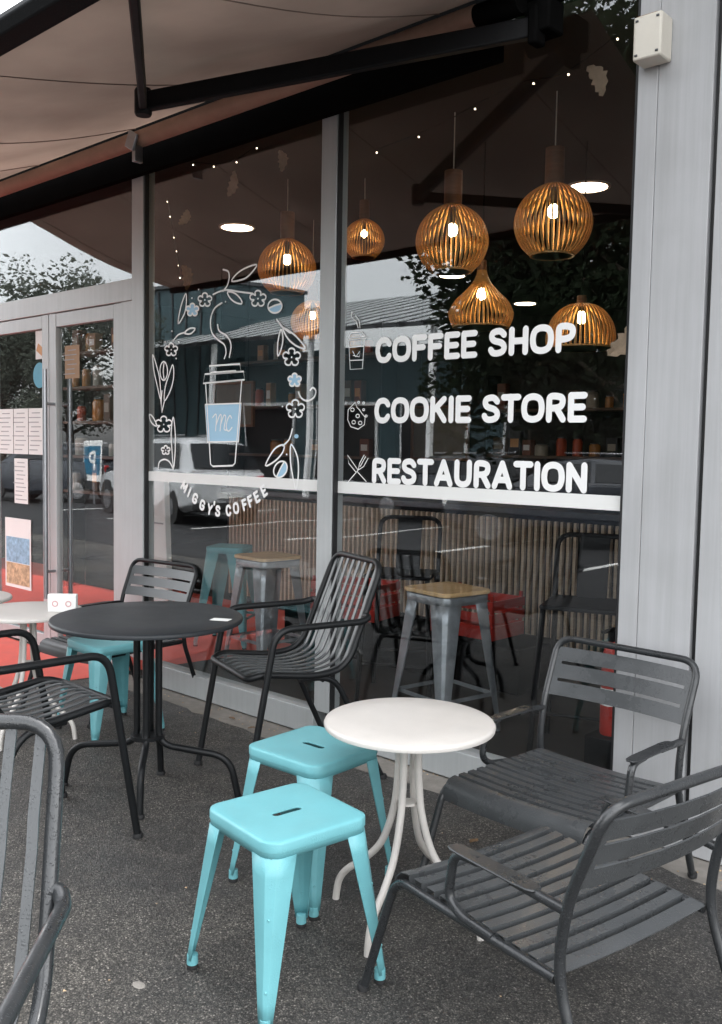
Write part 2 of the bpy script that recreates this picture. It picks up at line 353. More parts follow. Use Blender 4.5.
EXPOSURE = 2.75
WREATH = [([(-4.4787,2.4722),(-4.4084,2.4844),(-4.3391,2.4849),(-4.226,2.4623),(-4.1203,2.4435)],False),([(-4.3865,2.6087),(-4.3404,2.5933),(-4.3286,2.5632),(-4.3351,2.535),(-4.3509,2.5078),(-4.3851,2.4822)],False),([(-4.3055,2.5319),(-4.2609,2.5701),(-4.1835,2.5941),(-4.0859,2.6025),(-4.1284,2.5626),(-4.1937,2.5344)],True),([(-4.3436,2.4737),(-4.282,2.462),(-4.2255,2.4237),(-4.214,2.3941),(-4.2701,2.4063),(-4.3203,2.4368)],True),([(-4.073,2.4558),(-4.0622,2.4532),(-4.053,2.4477),(-4.0474,2.4398),(-4.0519,2.4262),(-4.0331,2.4317),(-4.0207,2.4294),(-4.0114,2.4242),(-4.0058,2.4175),(-4.0046,2.4102),(-4.0082,2.4035),(-4.017,2.3987),(-4.0387,2.3993),(-4.0223,2.3883),(-4.02,2.38),(-4.0232,2.3731),(-4.0304,2.3684),(-4.0404,2.3664),(-4.0518,2.3675),(-4.063,2.3724),(-4.072,2.3863),(-4.0806,2.3739),(-4.0918,2.371),(-4.1034,2.3719),(-4.1137,2.3757),(-4.1212,2.3818),(-4.1247,2.3894),(-4.1226,2.3974),(-4.1061,2.4054),(-4.1283,2.4089),(-4.1376,2.4155),(-4.1415,2.423),(-4.1405,2.4302),(-4.1349,2.436),(-4.1254,2.4394),(-4.1127,2.4393),(-4.0935,2.4302),(-4.0985,2.4448),(-4.093,2.4516),(-4.0839,2.4553)],True),([(-4.0734,2.4096),(-4.0713,2.4094)],False),([(-4.6798,2.4372),(-4.6699,2.435),(-4.6615,2.4304),(-4.6564,2.4237),(-4.6606,2.4121),(-4.6435,2.4168),(-4.6321,2.4148),(-4.6236,2.4105),(-4.6185,2.4048),(-4.6175,2.3986),(-4.6208,2.3929),(-4.629,2.3887),(-4.6488,2.3892),(-4.6338,2.3799),(-4.6318,2.3729),(-4.6347,2.367),(-4.6414,2.363),(-4.6506,2.3613),(-4.661,2.3623),(-4.6712,2.3664),(-4.6793,2.3782),(-4.6873,2.3677),(-4.6975,2.3652),(-4.7081,2.3659),(-4.7175,2.3692),(-4.7243,2.3744),(-4.7274,2.3807),(-4.7255,2.3875),(-4.7103,2.3944),(-4.7306,2.3973),(-4.739,2.4029),(-4.7426,2.4093),(-4.7416,2.4154),(-4.7364,2.4203),(-4.7277,2.4232),(-4.7162,2.4232),(-4.6987,2.4154),(-4.7031,2.4278),(-4.6981,2.4336),(-4.6897,2.4367)],True),([(-4.5578,2.4887),(-4.5474,2.4863),(-4.5387,2.4814),(-4.5333,2.4742),(-4.5377,2.462),(-4.5197,2.4669),(-4.5079,2.4647),(-4.499,2.46),(-4.4936,2.454),(-4.4925,2.4474),(-4.496,2.4414),(-4.5045,2.437),(-4.5253,2.4377),(-4.5096,2.4277),(-4.5075,2.4202),(-4.5105,2.4141),(-4.5175,2.4098),(-4.5271,2.4081),(-4.538,2.4092),(-4.5487,2.4136),(-4.5572,2.4262),(-4.5655,2.4151),(-4.5762,2.4125),(-4.5872,2.4133),(-4.597,2.4168),(-4.6042,2.4224),(-4.6075,2.4292),(-4.6054,2.4363),(-4.5896,2.4435),(-4.6108,2.4467),(-4.6196,2.4528),(-4.6233,2.4595),(-4.6223,2.466),(-4.617,2.4711),(-4.6079,2.4742),(-4.5958,2.4741),(-4.5775,2.4658),(-4.5821,2.4789),(-4.5768,2.4851),(-4.5681,2.4883)],True),([(-4.5586,2.4472),(-4.5562,2.4469)],False),([(-3.8745,2.3633),(-3.8711,2.3516),(-3.8732,2.3403),(-3.8808,2.3303),(-3.893,2.3227),(-3.9087,2.3183),(-3.9263,2.3174),(-3.9443,2.3201),(-3.9608,2.3263),(-3.9741,2.3353),(-3.983,2.3463),(-3.9865,2.3581),(-3.9842,2.3696),(-3.9765,2.3797),(-3.964,2.3872),(-3.9481,2.3916),(-3.9304,2.3923),(-3.9125,2.3894),(-3.8962,2.3831),(-3.8831,2.3741)],True),([(-3.8745,2.3633),(-3.9284,2.359),(-3.983,2.3463)],False),([(-4.7479,2.5025),(-4.7982,2.4233),(-4.8232,2.3255),(-4.7597,2.3818),(-4.74,2.4486)],True),([(-4.8745,2.2209),(-4.8228,2.2562),(-4.7463,2.2663)],False),([(-4.7589,2.2641),(-4.7086,2.2865),(-4.6513,2.2824),(-4.6834,2.2589),(-4.721,2.2539)],True),([(-4.8953,2.2082),(-4.8849,2.2062),(-4.8761,2.2017),(-4.8707,2.1949),(-4.8752,2.1829),(-4.8571,2.1882),(-4.8451,2.1864),(-4.8362,2.1822),(-4.8308,2.1764),(-4.8297,2.1701),(-4.8333,2.1642),(-4.8419,2.1596),(-4.8628,2.1596),(-4.847,2.1504),(-4.8449,2.1432),(-4.848,2.1371),(-4.855,2.1328),(-4.8647,2.1307),(-4.8757,2.1314),(-4.8865,2.1354),(-4.895,2.1474),(-4.9035,2.1363),(-4.9143,2.1335),(-4.9254,2.1339),(-4.9353,2.137),(-4.9425,2.1421),(-4.9457,2.1486),(-4.9436,2.1557),(-4.9277,2.1632),(-4.949,2.1656),(-4.9579,2.1712),(-4.9616,2.1777),(-4.9605,2.184),(-4.9551,2.1892),(-4.9459,2.1924),(-4.9337,2.1927),(-4.9153,2.1852),(-4.92,2.1978),(-4.9146,2.204),(-4.9058,2.2074)],True),([(-4.8964,2.1677),(-4.8938,2.1676)],False),([(-4.8892,2.2839),(-4.8866,2.2837)],False),([(-4.9601,2.2215),(-4.9574,2.2214)],False),([(-4.8187,2.2096),(-4.8161,2.2095)],False),([(-4.844,2.1105),(-4.8414,2.1104)],False),([(-4.62,2.5156),(-4.6175,2.5154)],False),([(-4.3625,2.419),(-4.3602,2.4188)],False),([(-4.6863,2.4694),(-4.6838,2.4692)],False),([(-5.0936,2.147),(-5.0823,2.0508),(-5.0465,1.9538),(-5.0055,1.8572),(-5.0168,1.9846),(-5.0551,2.0814)],True),([(-4.934,2.0366),(-4.9359,2.0188),(-4.9415,2.0028),(-4.9503,1.9902),(-4.9614,1.9823),(-4.9737,1.9799),(-4.9862,1.9832),(-4.9975,1.9919),(-5.0064,2.0052),(-5.0122,2.0218),(-5.0143,2.04),(-5.0124,2.058),(-5.0067,2.074),(-4.9978,2.0866),(-4.9866,2.0943),(-4.9742,2.0966),(-4.9618,2.0932),(-4.9507,2.0844),(-4.9418,2.0711),(-4.9361,2.0547)],True),([(-4.9715,2.0855),(-4.9793,2.0385),(-4.9711,1.9909)],False),([(-4.8789,2.0733),(-4.8681,2.0027),(-4.8991,1.9178),(-4.9651,1.8485),(-4.9575,1.9352),(-4.9207,2.0047)],True),([(-4.9922,1.9124),(-5.0,1.8412),(-4.9917,1.7775)],False),([(-5.0055,1.8572),(-4.9917,1.7775)],False),([(-4.9651,1.8485),(-4.9917,1.7775)],False),([(-4.9728,1.7503),(-4.9592,1.7484),(-4.9478,1.7432),(-4.9409,1.7348),(-4.9467,1.719),(-4.9232,1.7271),(-4.9077,1.7256),(-4.8961,1.7208),(-4.8891,1.7137),(-4.8878,1.7056),(-4.8924,1.6977),(-4.9035,1.6912),(-4.9306,1.6897),(-4.9101,1.6789),(-4.9074,1.6697),(-4.9115,1.6617),(-4.9206,1.6555),(-4.9331,1.6522),(-4.9474,1.6524),(-4.9614,1.6567),(-4.9724,1.6717),(-4.9834,1.6567),(-4.9974,1.6523),(-5.0119,1.652),(-5.0248,1.6553),(-5.0342,1.6615),(-5.0384,1.6697),(-5.0357,1.679),(-5.0149,1.6899),(-5.0426,1.6915),(-5.0542,1.6981),(-5.0591,1.7063),(-5.0577,1.7145),(-5.0506,1.7216),(-5.0386,1.7264),(-5.0227,1.7277),(-4.9987,1.7192),(-5.0048,1.7353),(-4.9978,1.7436),(-4.9863,1.7487)],True),([(-4.9739,1.6979),(-4.9712,1.6979)],False),([(-5.1285,1.763),(-5.0869,1.7433),(-5.0456,1.6901),(-5.0868,1.6982),(-5.12,1.7274)],True),([(-4.8719,1.7447),(-4.8925,1.6504),(-4.884,1.54),(-4.8649,1.4219),(-4.8498,1.5405),(-4.8505,1.6505)],True),([(-4.9505,1.5629),(-4.9431,1.562),(-4.9369,1.5593),(-4.9331,1.5547),(-4.9363,1.546),(-4.9235,1.5507),(-4.915,1.5501),(-4.9086,1.5475),(-4.9048,1.5437),(-4.9041,1.5393),(-4.9066,1.5349),(-4.9127,1.5313),(-4.9275,1.5302),(-4.9163,1.5245),(-4.9149,1.5195),(-4.9171,1.515),(-4.922,1.5116),(-4.9289,1.5096),(-4.9367,1.5096),(-4.9443,1.5118),(-4.9503,1.5199),(-4.9563,1.5116),(-4.9639,1.5091),(-4.9717,1.5088),(-4.9787,1.5105),(-4.9838,1.5138),(-4.9861,1.5182),(-4.9846,1.5233),(-4.9733,1.5294),(-4.9884,1.5301),(-4.9946,1.5335),(-4.9972,1.5379),(-4.9965,1.5424),(-4.9927,1.5463),(-4.9862,1.5491),(-4.9776,1.5499),(-4.9646,1.5456),(-4.9679,1.5543),(-4.9641,1.5589),(-4.9579,1.5618)],True),([(-4.9517,1.5342),(-4.949,1.5342)],False),([(-5.031,1.4172),(-5.0175,1.4577),(-4.9635,1.475),(-4.91,1.4603),(-4.8702,1.417)],False),([(-3.9127,2.2806),(-3.8607,2.2327),(-3.7995,2.1984)],False),([(-3.8606,2.23),(-3.7794,2.1929),(-3.7192,2.1484),(-3.6793,2.1057),(-3.7483,2.1232),(-3.8191,2.1683)],True),([(-3.8768,2.2229),(-3.9003,2.1529),(-3.899,2.0769),(-3.869,2.1235),(-3.8597,2.1778)],True),([(-3.788,2.1133),(-3.7769,2.111),(-3.7676,2.1057),(-3.7618,2.0975),(-3.7663,2.0829),(-3.7473,2.0896),(-3.7346,2.0877),(-3.7251,2.0827),(-3.7194,2.0758),(-3.7181,2.0681),(-3.7218,2.0609),(-3.7308,2.0553),(-3.7528,2.0549),(-3.736,2.044),(-3.7337,2.0353),(-3.7369,2.0279),(-3.7442,2.0225),(-3.7544,2.0199),(-3.766,2.0206),(-3.7775,2.0252),(-3.7867,2.0397),(-3.7954,2.0261),(-3.8068,2.0225),(-3.8185,2.0228),(-3.829,2.0264),(-3.8368,2.0326),(-3.8403,2.0404),(-3.8382,2.049),(-3.8214,2.0584),(-3.844,2.061),(-3.8536,2.0676),(-3.8576,2.0754),(-3.8566,2.0831),(-3.8509,2.0894),(-3.8412,2.0935),(-3.8283,2.094),(-3.8087,2.0852),(-3.8138,2.1004),(-3.8083,2.108),(-3.799,2.1123)],True),([(-3.7881,2.0643),(-3.7861,2.0642)],False),([(-3.7615,1.9745),(-3.7533,1.973),(-3.7463,1.9691),(-3.742,1.963),(-3.7453,1.952),(-3.7311,1.9573),(-3.7217,1.956),(-3.7145,1.9524),(-3.7102,1.9473),(-3.7093,1.9415),(-3.712,1.936),(-3.7188,1.9317),(-3.7353,1.9312),(-3.7227,1.9232),(-3.7209,1.9167),(-3.7233,1.9111),(-3.7288,1.907),(-3.7364,1.9049),(-3.7451,1.9053),(-3.7537,1.9086),(-3.7605,1.9193),(-3.767,1.909),(-3.7755,1.9062),(-3.7843,1.9063),(-3.7921,1.9089),(-3.7979,1.9134),(-3.8005,1.9192),(-3.7989,1.9257),(-3.7865,1.9329),(-3.8033,1.9346),(-3.8103,1.9394),(-3.8134,1.9452),(-3.8126,1.951),(-3.8084,1.9558),(-3.8012,1.959),(-3.7916,1.9595),(-3.777,1.9532),(-3.7808,1.9645),(-3.7767,1.9703),(-3.7698,1.9736)],True),([(-3.7529,1.8297),(-3.7416,1.8278),(-3.7321,1.8227),(-3.7262,1.8145),(-3.7308,1.7993),(-3.7113,1.8069),(-3.6984,1.8054),(-3.6887,1.8006),(-3.6828,1.7937),(-3.6815,1.7859),(-3.6853,1.7782),(-3.6944,1.7721),(-3.717,1.7709),(-3.6998,1.7603),(-3.6974,1.7515),(-3.7007,1.7437),(-3.7082,1.7379),(-3.7186,1.7348),(-3.7305,1.735),(-3.7421,1.7394),(-3.7516,1.7539),(-3.7605,1.7395),(-3.7721,1.7354),(-3.7842,1.7353),(-3.7949,1.7386),(-3.8028,1.7446),(-3.8064,1.7526),(-3.8043,1.7615),(-3.7871,1.7718),(-3.8103,1.7737),(-3.82,1.7801),(-3.8241,1.788),(-3.8231,1.796),(-3.8173,1.8028),(-3.8074,1.8073),(-3.7942,1.8083),(-3.7741,1.8),(-3.7794,1.8155),(-3.7737,1.8235),(-3.7642,1.8283)],True),([(-3.753,1.7792),(-3.751,1.7792)],False),([(-3.7299,1.8714),(-3.7036,1.8369),(-3.6545,1.8223),(-3.6067,1.8415),(-3.5939,1.8746),(-3.6173,1.8926),(-3.6362,1.8797)],False),([(-3.7741,1.6697),(-3.7992,1.6117),(-3.8496,1.5765)],False),([(-3.8455,1.5807),(-3.9217,1.5545),(-3.9941,1.4611),(-3.9102,1.4914),(-3.849,1.5417)],True),([(-3.8191,1.5283),(-3.8171,1.5283)],False),([(-3.8584,1.7945),(-3.8563,1.7945)],False),([(-3.8369,1.4866),(-3.8243,1.48),(-3.8159,1.4698),(-3.8126,1.4571),(-3.8147,1.443),(-3.8219,1.429),(-3.8337,1.4163),(-3.8488,1.4063),(-3.8659,1.3998),(-3.8832,1.3976),(-3.8992,1.3999),(-3.9121,1.4065),(-3.9206,1.4167),(-3.924,1.4296),(-3.9219,1.4438),(-3.9144,1.458),(-3.9024,1.4707),(-3.8871,1.4807),(-3.8699,1.487),(-3.8526,1.489)],True),([(-3.8369,1.4866),(-3.868,1.4476),(-3.8992,1.3999)],False),([(-3.7826,1.5842),(-3.7313,1.5162),(-3.7216,1.4203),(-3.74,1.3369),(-3.7696,1.4187),(-3.7872,1.5012)],True)]
WREATH_FILL = [[(-4.6798,2.4372),(-4.6699,2.435),(-4.6615,2.4304),(-4.6564,2.4237),(-4.6606,2.4121),(-4.6435,2.4168),(-4.6321,2.4148),(-4.6236,2.4105),(-4.6185,2.4048),(-4.6175,2.3986),(-4.6208,2.3929),(-4.629,2.3887),(-4.6488,2.3892),(-4.6338,2.3799),(-4.6318,2.3729),(-4.6347,2.367),(-4.6414,2.363),(-4.6506,2.3613),(-4.661,2.3623),(-4.6712,2.3664),(-4.6793,2.3782),(-4.6873,2.3677),(-4.6975,2.3652),(-4.7081,2.3659),(-4.7175,2.3692),(-4.7243,2.3744),(-4.7274,2.3807),(-4.7255,2.3875),(-4.7103,2.3944),(-4.7306,2.3973),(-4.739,2.4029),(-4.7426,2.4093),(-4.7416,2.4154),(-4.7364,2.4203),(-4.7277,2.4232),(-4.7162,2.4232),(-4.6987,2.4154),(-4.7031,2.4278),(-4.6981,2.4336),(-4.6897,2.4367)],[(-3.8745,2.3633),(-3.8711,2.3516),(-3.8732,2.3403),(-3.8808,2.3303),(-3.893,2.3227),(-3.9087,2.3183),(-3.9263,2.3174),(-3.9443,2.3201),(-3.9608,2.3263),(-3.9741,2.3353),(-3.983,2.3463)],[(-3.7615,1.9745),(-3.7533,1.973),(-3.7463,1.9691),(-3.742,1.963),(-3.7453,1.952),(-3.7311,1.9573),(-3.7217,1.956),(-3.7145,1.9524),(-3.7102,1.9473),(-3.7093,1.9415),(-3.712,1.936),(-3.7188,1.9317),(-3.7353,1.9312),(-3.7227,1.9232),(-3.7209,1.9167),(-3.7233,1.9111),(-3.7288,1.907),(-3.7364,1.9049),(-3.7451,1.9053),(-3.7537,1.9086),(-3.7605,1.9193),(-3.767,1.909),(-3.7755,1.9062),(-3.7843,1.9063),(-3.7921,1.9089),(-3.7979,1.9134),(-3.8005,1.9192),(-3.7989,1.9257),(-3.7865,1.9329),(-3.8033,1.9346),(-3.8103,1.9394),(-3.8134,1.9452),(-3.8126,1.951),(-3.8084,1.9558),(-3.8012,1.959),(-3.7916,1.9595),(-3.777,1.9532),(-3.7808,1.9645),(-3.7767,1.9703),(-3.7698,1.9736)],[(-3.7254,1.63),(-3.7305,1.6213),(-3.7431,1.6176),(-3.7559,1.6211),(-3.7613,1.6298),(-3.7562,1.6386),(-3.7436,1.6423),(-3.7308,1.6387)],[(-3.8369,1.4866),(-3.8243,1.48),(-3.8159,1.4698),(-3.8126,1.4571),(-3.8147,1.443),(-3.8219,1.429),(-3.8337,1.4163),(-3.8488,1.4063),(-3.8659,1.3998),(-3.8832,1.3976),(-3.8992,1.3999)]]
CUP = [([(-4.5104,2.049),(-4.2274,2.0478),(-4.2156,2.0026),(-4.5027,2.0009)],True),([(-4.5534,2.0014),(-4.1933,2.0031),(-4.1838,1.9553),(-4.5699,1.9463)],True),([(-4.4932,2.008),(-4.2652,2.009)],False),([(-4.5456,1.95),(-4.2083,1.9533),(-4.2631,1.4686),(-4.2858,1.4532),(-4.4685,1.4438),(-4.4926,1.4553)],True),([(-4.5493,1.8175),(-4.211,1.8189),(-4.2329,1.5966),(-4.5229,1.5908)],True),([(-4.396,2.4147),(-4.466,2.3871),(-4.501,2.3235),(-4.4884,2.2485),(-4.4288,2.2003),(-4.3701,2.1673),(-4.3534,2.1224),(-4.3692,2.0867)],False),([(-4.4344,2.289),(-4.4176,2.251),(-4.3475,2.217),(-4.308,2.1636),(-4.3231,2.0916)],False),([(-4.4762,1.7384),(-4.4407,1.756),(-4.4468,1.659)],False),([(-4.4447,1.6889),(-4.4099,1.7498),(-4.3934,1.7437),(-4.4042,1.659)],False),([(-4.3999,1.6932),(-4.3701,1.7494),(-4.3514,1.7374),(-4.3669,1.6724),(-4.3459,1.6621)],False),([(-4.2983,1.7341),(-4.3145,1.7489),(-4.3395,1.7167),(-4.346,1.6783),(-4.325,1.6562),(-4.2931,1.6783)],False)]
CUP_FILL = [[(-4.5493,1.8175),(-4.211,1.8189),(-4.2329,1.5966),(-4.5229,1.5908)]]
ICONS = [([(-3.3566,2.1441),(-3.3429,2.1662),(-3.264,2.1659),(-3.2463,2.147)],False),([(-3.3601,2.1417),(-3.2375,2.1426),(-3.2372,2.13),(-3.3598,2.1289)],True),([(-3.3563,2.1287),(-3.2459,2.1305),(-3.2561,1.9791),(-3.3422,1.9789)],True),([(-3.3501,2.0924),(-3.2484,2.0928)],False),([(-3.3432,2.0252),(-3.252,2.0233)],False),([(-3.3266,2.0718),(-3.3047,2.0412),(-3.2756,2.069),(-3.2784,2.0399),(-3.3225,2.0498)],False),([(-3.3365,2.273),(-3.3412,2.2478),(-3.3054,2.2234),(-3.2906,2.188)],False),([(-3.3096,2.2529),(-3.2827,2.2217),(-3.2784,2.1871)],False),([(-3.3028,1.808),(-3.3517,1.7701),(-3.3541,1.7183),(-3.3318,1.6819),(-3.2785,1.6689),(-3.2354,1.692),(-3.2311,1.7302),(-3.2541,1.7496),(-3.272,1.769),(-3.2899,1.7821)],True),([(-3.309,1.7695),(-3.3095,1.7668),(-3.3112,1.7643),(-3.3139,1.7623),(-3.3174,1.7611),(-3.3212,1.7607),(-3.3251,1.7612),(-3.3286,1.7625),(-3.3314,1.7645),(-3.3332,1.7671),(-3.3339,1.7699),(-3.3333,1.7727),(-3.3316,1.7752),(-3.3289,1.7771),(-3.3254,1.7783),(-3.3216,1.7787),(-3.3178,1.7782),(-3.3143,1.7769),(-3.3115,1.7749),(-3.3097,1.7723)],True),([(-3.2713,1.737),(-3.2718,1.7342),(-3.2735,1.7317),(-3.2762,1.7298),(-3.2796,1.7285),(-3.2834,1.7281),(-3.2872,1.7286),(-3.2906,1.7299),(-3.2934,1.7319),(-3.2952,1.7344),(-3.2959,1.7372),(-3.2954,1.74),(-3.2937,1.7425),(-3.291,1.7444),(-3.2876,1.7457),(-3.2838,1.7461),(-3.28,1.7456),(-3.2765,1.7443),(-3.2738,1.7423),(-3.272,1.7398)],True),([(-3.2987,1.705),(-3.2992,1.7022),(-3.3009,1.6997),(-3.3036,1.6978),(-3.307,1.6965),(-3.3108,1.6961),(-3.3147,1.6965),(-3.3182,1.6978),(-3.321,1.6998),(-3.3228,1.7023),(-3.3235,1.7051),(-3.3229,1.7079),(-3.3212,1.7105),(-3.3185,1.7124),(-3.3151,1.7137),(-3.3113,1.7141),(-3.3074,1.7137),(-3.3039,1.7124),(-3.3012,1.7103),(-3.2993,1.7078)],True),([(-3.253,1.701),(-3.2535,1.6982),(-3.2552,1.6957),(-3.2578,1.6937),(-3.2612,1.6925),(-3.265,1.6921),(-3.2688,1.6925),(-3.2722,1.6938),(-3.275,1.6958),(-3.2768,1.6983),(-3.2775,1.7011),(-3.2769,1.7039),(-3.2752,1.7064),(-3.2726,1.7083),(-3.2692,1.7096),(-3.2654,1.71),(-3.2616,1.7095),(-3.2582,1.7083),(-3.2554,1.7063),(-3.2536,1.7038)],True),([(-3.2712,1.8074),(-3.2715,1.8059),(-3.2725,1.8044),(-3.274,1.8033),(-3.2759,1.8026),(-3.2781,1.8024),(-3.2803,1.8027),(-3.2822,1.8035),(-3.2838,1.8047),(-3.2848,1.8061),(-3.2852,1.8077),(-3.2849,1.8093),(-3.284,1.8107),(-3.2824,1.8118),(-3.2805,1.8125),(-3.2783,1.8127),(-3.2762,1.8124),(-3.2742,1.8116),(-3.2726,1.8105),(-3.2716,1.809)],True),([(-3.2363,1.8029),(-3.2366,1.8014),(-3.2375,1.8),(-3.2391,1.7989),(-3.241,1.7982),(-3.2431,1.798),(-3.2453,1.7983),(-3.2472,1.799),(-3.2488,1.8002),(-3.2498,1.8016),(-3.2502,1.8032),(-3.2499,1.8048),(-3.2489,1.8062),(-3.2474,1.8073),(-3.2455,1.808),(-3.2434,1.8082),(-3.2412,1.8079),(-3.2393,1.8071),(-3.2377,1.806),(-3.2367,1.8045)],True),([(-3.2355,1.7685),(-3.2358,1.767),(-3.2367,1.7656),(-3.2382,1.7644),(-3.2401,1.7637),(-3.2423,1.7635),(-3.2444,1.7638),(-3.2464,1.7645),(-3.248,1.7657),(-3.249,1.7671),(-3.2494,1.7687),(-3.2491,1.7703),(-3.2481,1.7717),(-3.2466,1.7728),(-3.2447,1.7735),(-3.2425,1.7737),(-3.2404,1.7735),(-3.2384,1.7727),(-3.2369,1.7715),(-3.2359,1.7701)],True),([(-3.2174,1.7365),(-3.2177,1.7349),(-3.2187,1.7335),(-3.2202,1.7324),(-3.2221,1.7317),(-3.2242,1.7315),(-3.2263,1.7317),(-3.2283,1.7325),(-3.2299,1.7336),(-3.2309,1.735),(-3.2312,1.7366),(-3.2309,1.7382),(-3.23,1.7396),(-3.2285,1.7407),(-3.2266,1.7414),(-3.2244,1.7416),(-3.2223,1.7414),(-3.2204,1.7406),(-3.2188,1.7395),(-3.2178,1.7381)],True),([(-3.3517,1.5335),(-3.3418,1.4907),(-3.2873,1.4442),(-3.2735,1.4562)],True),([(-3.2804,1.4496),(-3.2162,1.4002)],False),([(-3.352,1.3858),(-3.2735,1.4575)],False),([(-3.2735,1.4575),(-3.2638,1.4927),(-3.2334,1.5358)],False),([(-3.2735,1.4575),(-3.2354,1.4767),(-3.2053,1.5197)],False),([(-3.2599,1.476),(-3.2228,1.5283)],False)]
ARC = [('M',-4.7528,1.3099),('I',-4.7024,1.2746),('G',-4.6435,1.2401),('G',-4.5715,1.2037),('Y',-4.4988,1.1803),("'",-4.4574,1.2009),('S',-4.4208,1.1757),('C',-4.321,1.1847),('O',-4.251,1.2025),('F',-4.1743,1.2269),('F',-4.1229,1.2507),('E',-4.067,1.278),('E',-4.006,1.3154)]
# ------------------------------------------------------------------ camera
cam = bpy.data.cameras.new('camera'); cam.sensor_fit = 'HORIZONTAL'; cam.sensor_width = 36; cam.lens = 930/722*36
cam.clip_end = 2000; cam.clip_start = .05
co = bpy.data.objects.new('camera', cam); COL.objects.link(co); S.camera = co
R_ = Vector((.73751355, .67510567, .01749578)); U_ = Vector((-.06036128, .04009369, .99737105)); F_ = Vector((-.67262938, .73663073, -.07031988))
co.matrix_world = Matrix(((R_.x, U_.x, -F_.x, 0), (R_.y, U_.y, -F_.y, -3.55737661), (R_.z, U_.z, -F_.z, 1.58), (0, 0, 0, 1)))

# ------------------------------------------------------------------ world, sun
w = bpy.data.worlds.new('World'); S.world = w; w.use_nodes = True; nt = w.node_tree
sky = nt.nodes.new('ShaderNodeTexSky'); sky.sky_type = 'NISHITA'; sky.sun_disc = False
SUN_EL, SUN_AZ = math.radians(60), math.radians(35)      # azimuth clockwise from +y
sky.sun_elevation = SUN_EL; sky.sun_rotation = SUN_AZ; sky.air_density = 1.3; sky.dust_density = 3.2; sky.ozone_density = 1.0
hs = nt.nodes.new('ShaderNodeHueSaturation'); hs.inputs['Saturation'].default_value = .12   # overcast: nearly neutral
nt.links.new(sky.outputs[0], hs.inputs['Color']); bg = nt.nodes['Background']; nt.links.new(hs.outputs[0], bg.inputs['Color']); bg.inputs['Strength'].default_value = .15
sl = bpy.data.lights.new('sun', 'SUN'); sl.energy = 1.3; sl.angle = math.radians(20); sl.color = (1, .985, .965)
so = bpy.data.objects.new('sun', sl); COL.objects.link(so)
sd = Vector((math.sin(SUN_AZ)*math.cos(SUN_EL), math.cos(SUN_AZ)*math.cos(SUN_EL), math.sin(SUN_EL)))
so.rotation_euler = sd.to_track_quat('Z', 'Y').to_euler()
S.view_settings.view_transform = 'Standard'; S.view_settings.look = 'None'; S.view_settings.exposure = EXPOSURE; S.view_settings.gamma = 1
S.cycles.use_denoising = True; S.cycles.max_bounces = 10; S.cycles.transparent_max_bounces = 16; S.cycles.caustics_reflective = False; S.cycles.caustics_refractive = False

# ------------------------------------------------------------------ ground
g = MB()
edge = []
x = 6.0
while x > -5.5:
    edge.append((x, -.235+.02*math.sin(x*2.3)+.035*(rnd.random()-.5), 0)); x -= .09
g.poly([(90, -90, 0), (90, -.22, 0)]+edge+[(-5.5, -.22, 0), (-90, -.22, 0), (-90, -90, 0)])
tag(g.build('ground', M['asphalt'], smooth=False), kind='structure')
g = MB().poly([(90, -.5, -.006), (90, .02, -.006), (-90, .02, -.006), (-90, -.5, -.006)]); tag(g.build('pavement', M['concrete'], smooth=False), kind='structure')
g = MB().poly([(-5.42, -.02, .004), (-5.62, -1.0, .004), (-5.80, -1.9, .004), (-11.5, -1.9, .004), (-11.5, -.02, .004)]); tag(g.build('path', M['red'], smooth=False), kind='structure')
g = MB().poly([(60, -4.3, .005), (60, -30, .005), (-70, -30, .005), (-70, -4.3, .005)]); tag(g.build('road', M['road'], smooth=False), kind='structure')
g = MB()
for k in range(7): g.box((-19+k*2.6, -9.2, .010), (.11, 4.6, .006))
tag(g.build('road_marking', M['linewhite'], smooth=False), kind='structure')

# ------------------------------------------------------------------ interior shell
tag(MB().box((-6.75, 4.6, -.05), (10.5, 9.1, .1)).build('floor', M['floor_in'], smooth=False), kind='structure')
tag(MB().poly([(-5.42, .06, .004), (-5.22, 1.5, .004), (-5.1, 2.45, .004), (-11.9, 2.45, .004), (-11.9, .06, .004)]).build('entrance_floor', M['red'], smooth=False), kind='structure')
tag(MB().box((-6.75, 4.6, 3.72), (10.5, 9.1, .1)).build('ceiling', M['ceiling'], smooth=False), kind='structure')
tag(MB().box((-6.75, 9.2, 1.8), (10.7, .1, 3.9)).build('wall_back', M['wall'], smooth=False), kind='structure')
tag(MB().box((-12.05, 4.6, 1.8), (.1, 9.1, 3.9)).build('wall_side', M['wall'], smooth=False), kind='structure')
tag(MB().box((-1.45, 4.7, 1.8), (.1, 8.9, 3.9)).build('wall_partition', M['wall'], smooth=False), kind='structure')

# ------------------------------------------------------------------ shop front
shop = tag(empty('shop_front', (-4, 0, 0)), 'grey framed glazed shop front with white coffee lettering under the awning', 'shop front')
def sp(mb, name, mat, parent=shop, **k):
    return adopt(mb.build(name, mat, None, **k), parent)
bm_ = MB()
for x0, x1 in ((-3.54, -3.43), (-5.28, -5.15)): sp(MB().box(((x0+x1)/2, .01, 1.82), (x1-x0, .09, 3.36)), 'mullion', M['alu'], bevel=.004)
sp(MB().box((-5.345, .01, 1.325), (.13, .08, 2.365)), 'door_jamb', M['alu'], bevel=.004)
sp(MB().box((-3.485+.85, .01, .072), (1.58+.02, .10, .14)), 'base_rail', M['alu'], bevel=.004)
sp(MB().box((-4.345, .01, .072), (1.606, .10, .14)), 'base_rail', M['alu'], bevel=.004)
sp(MB().box((-7.2, .01, 2.58), (3.83, .08, .142)), 'transom', M['alu'], bevel=.004)
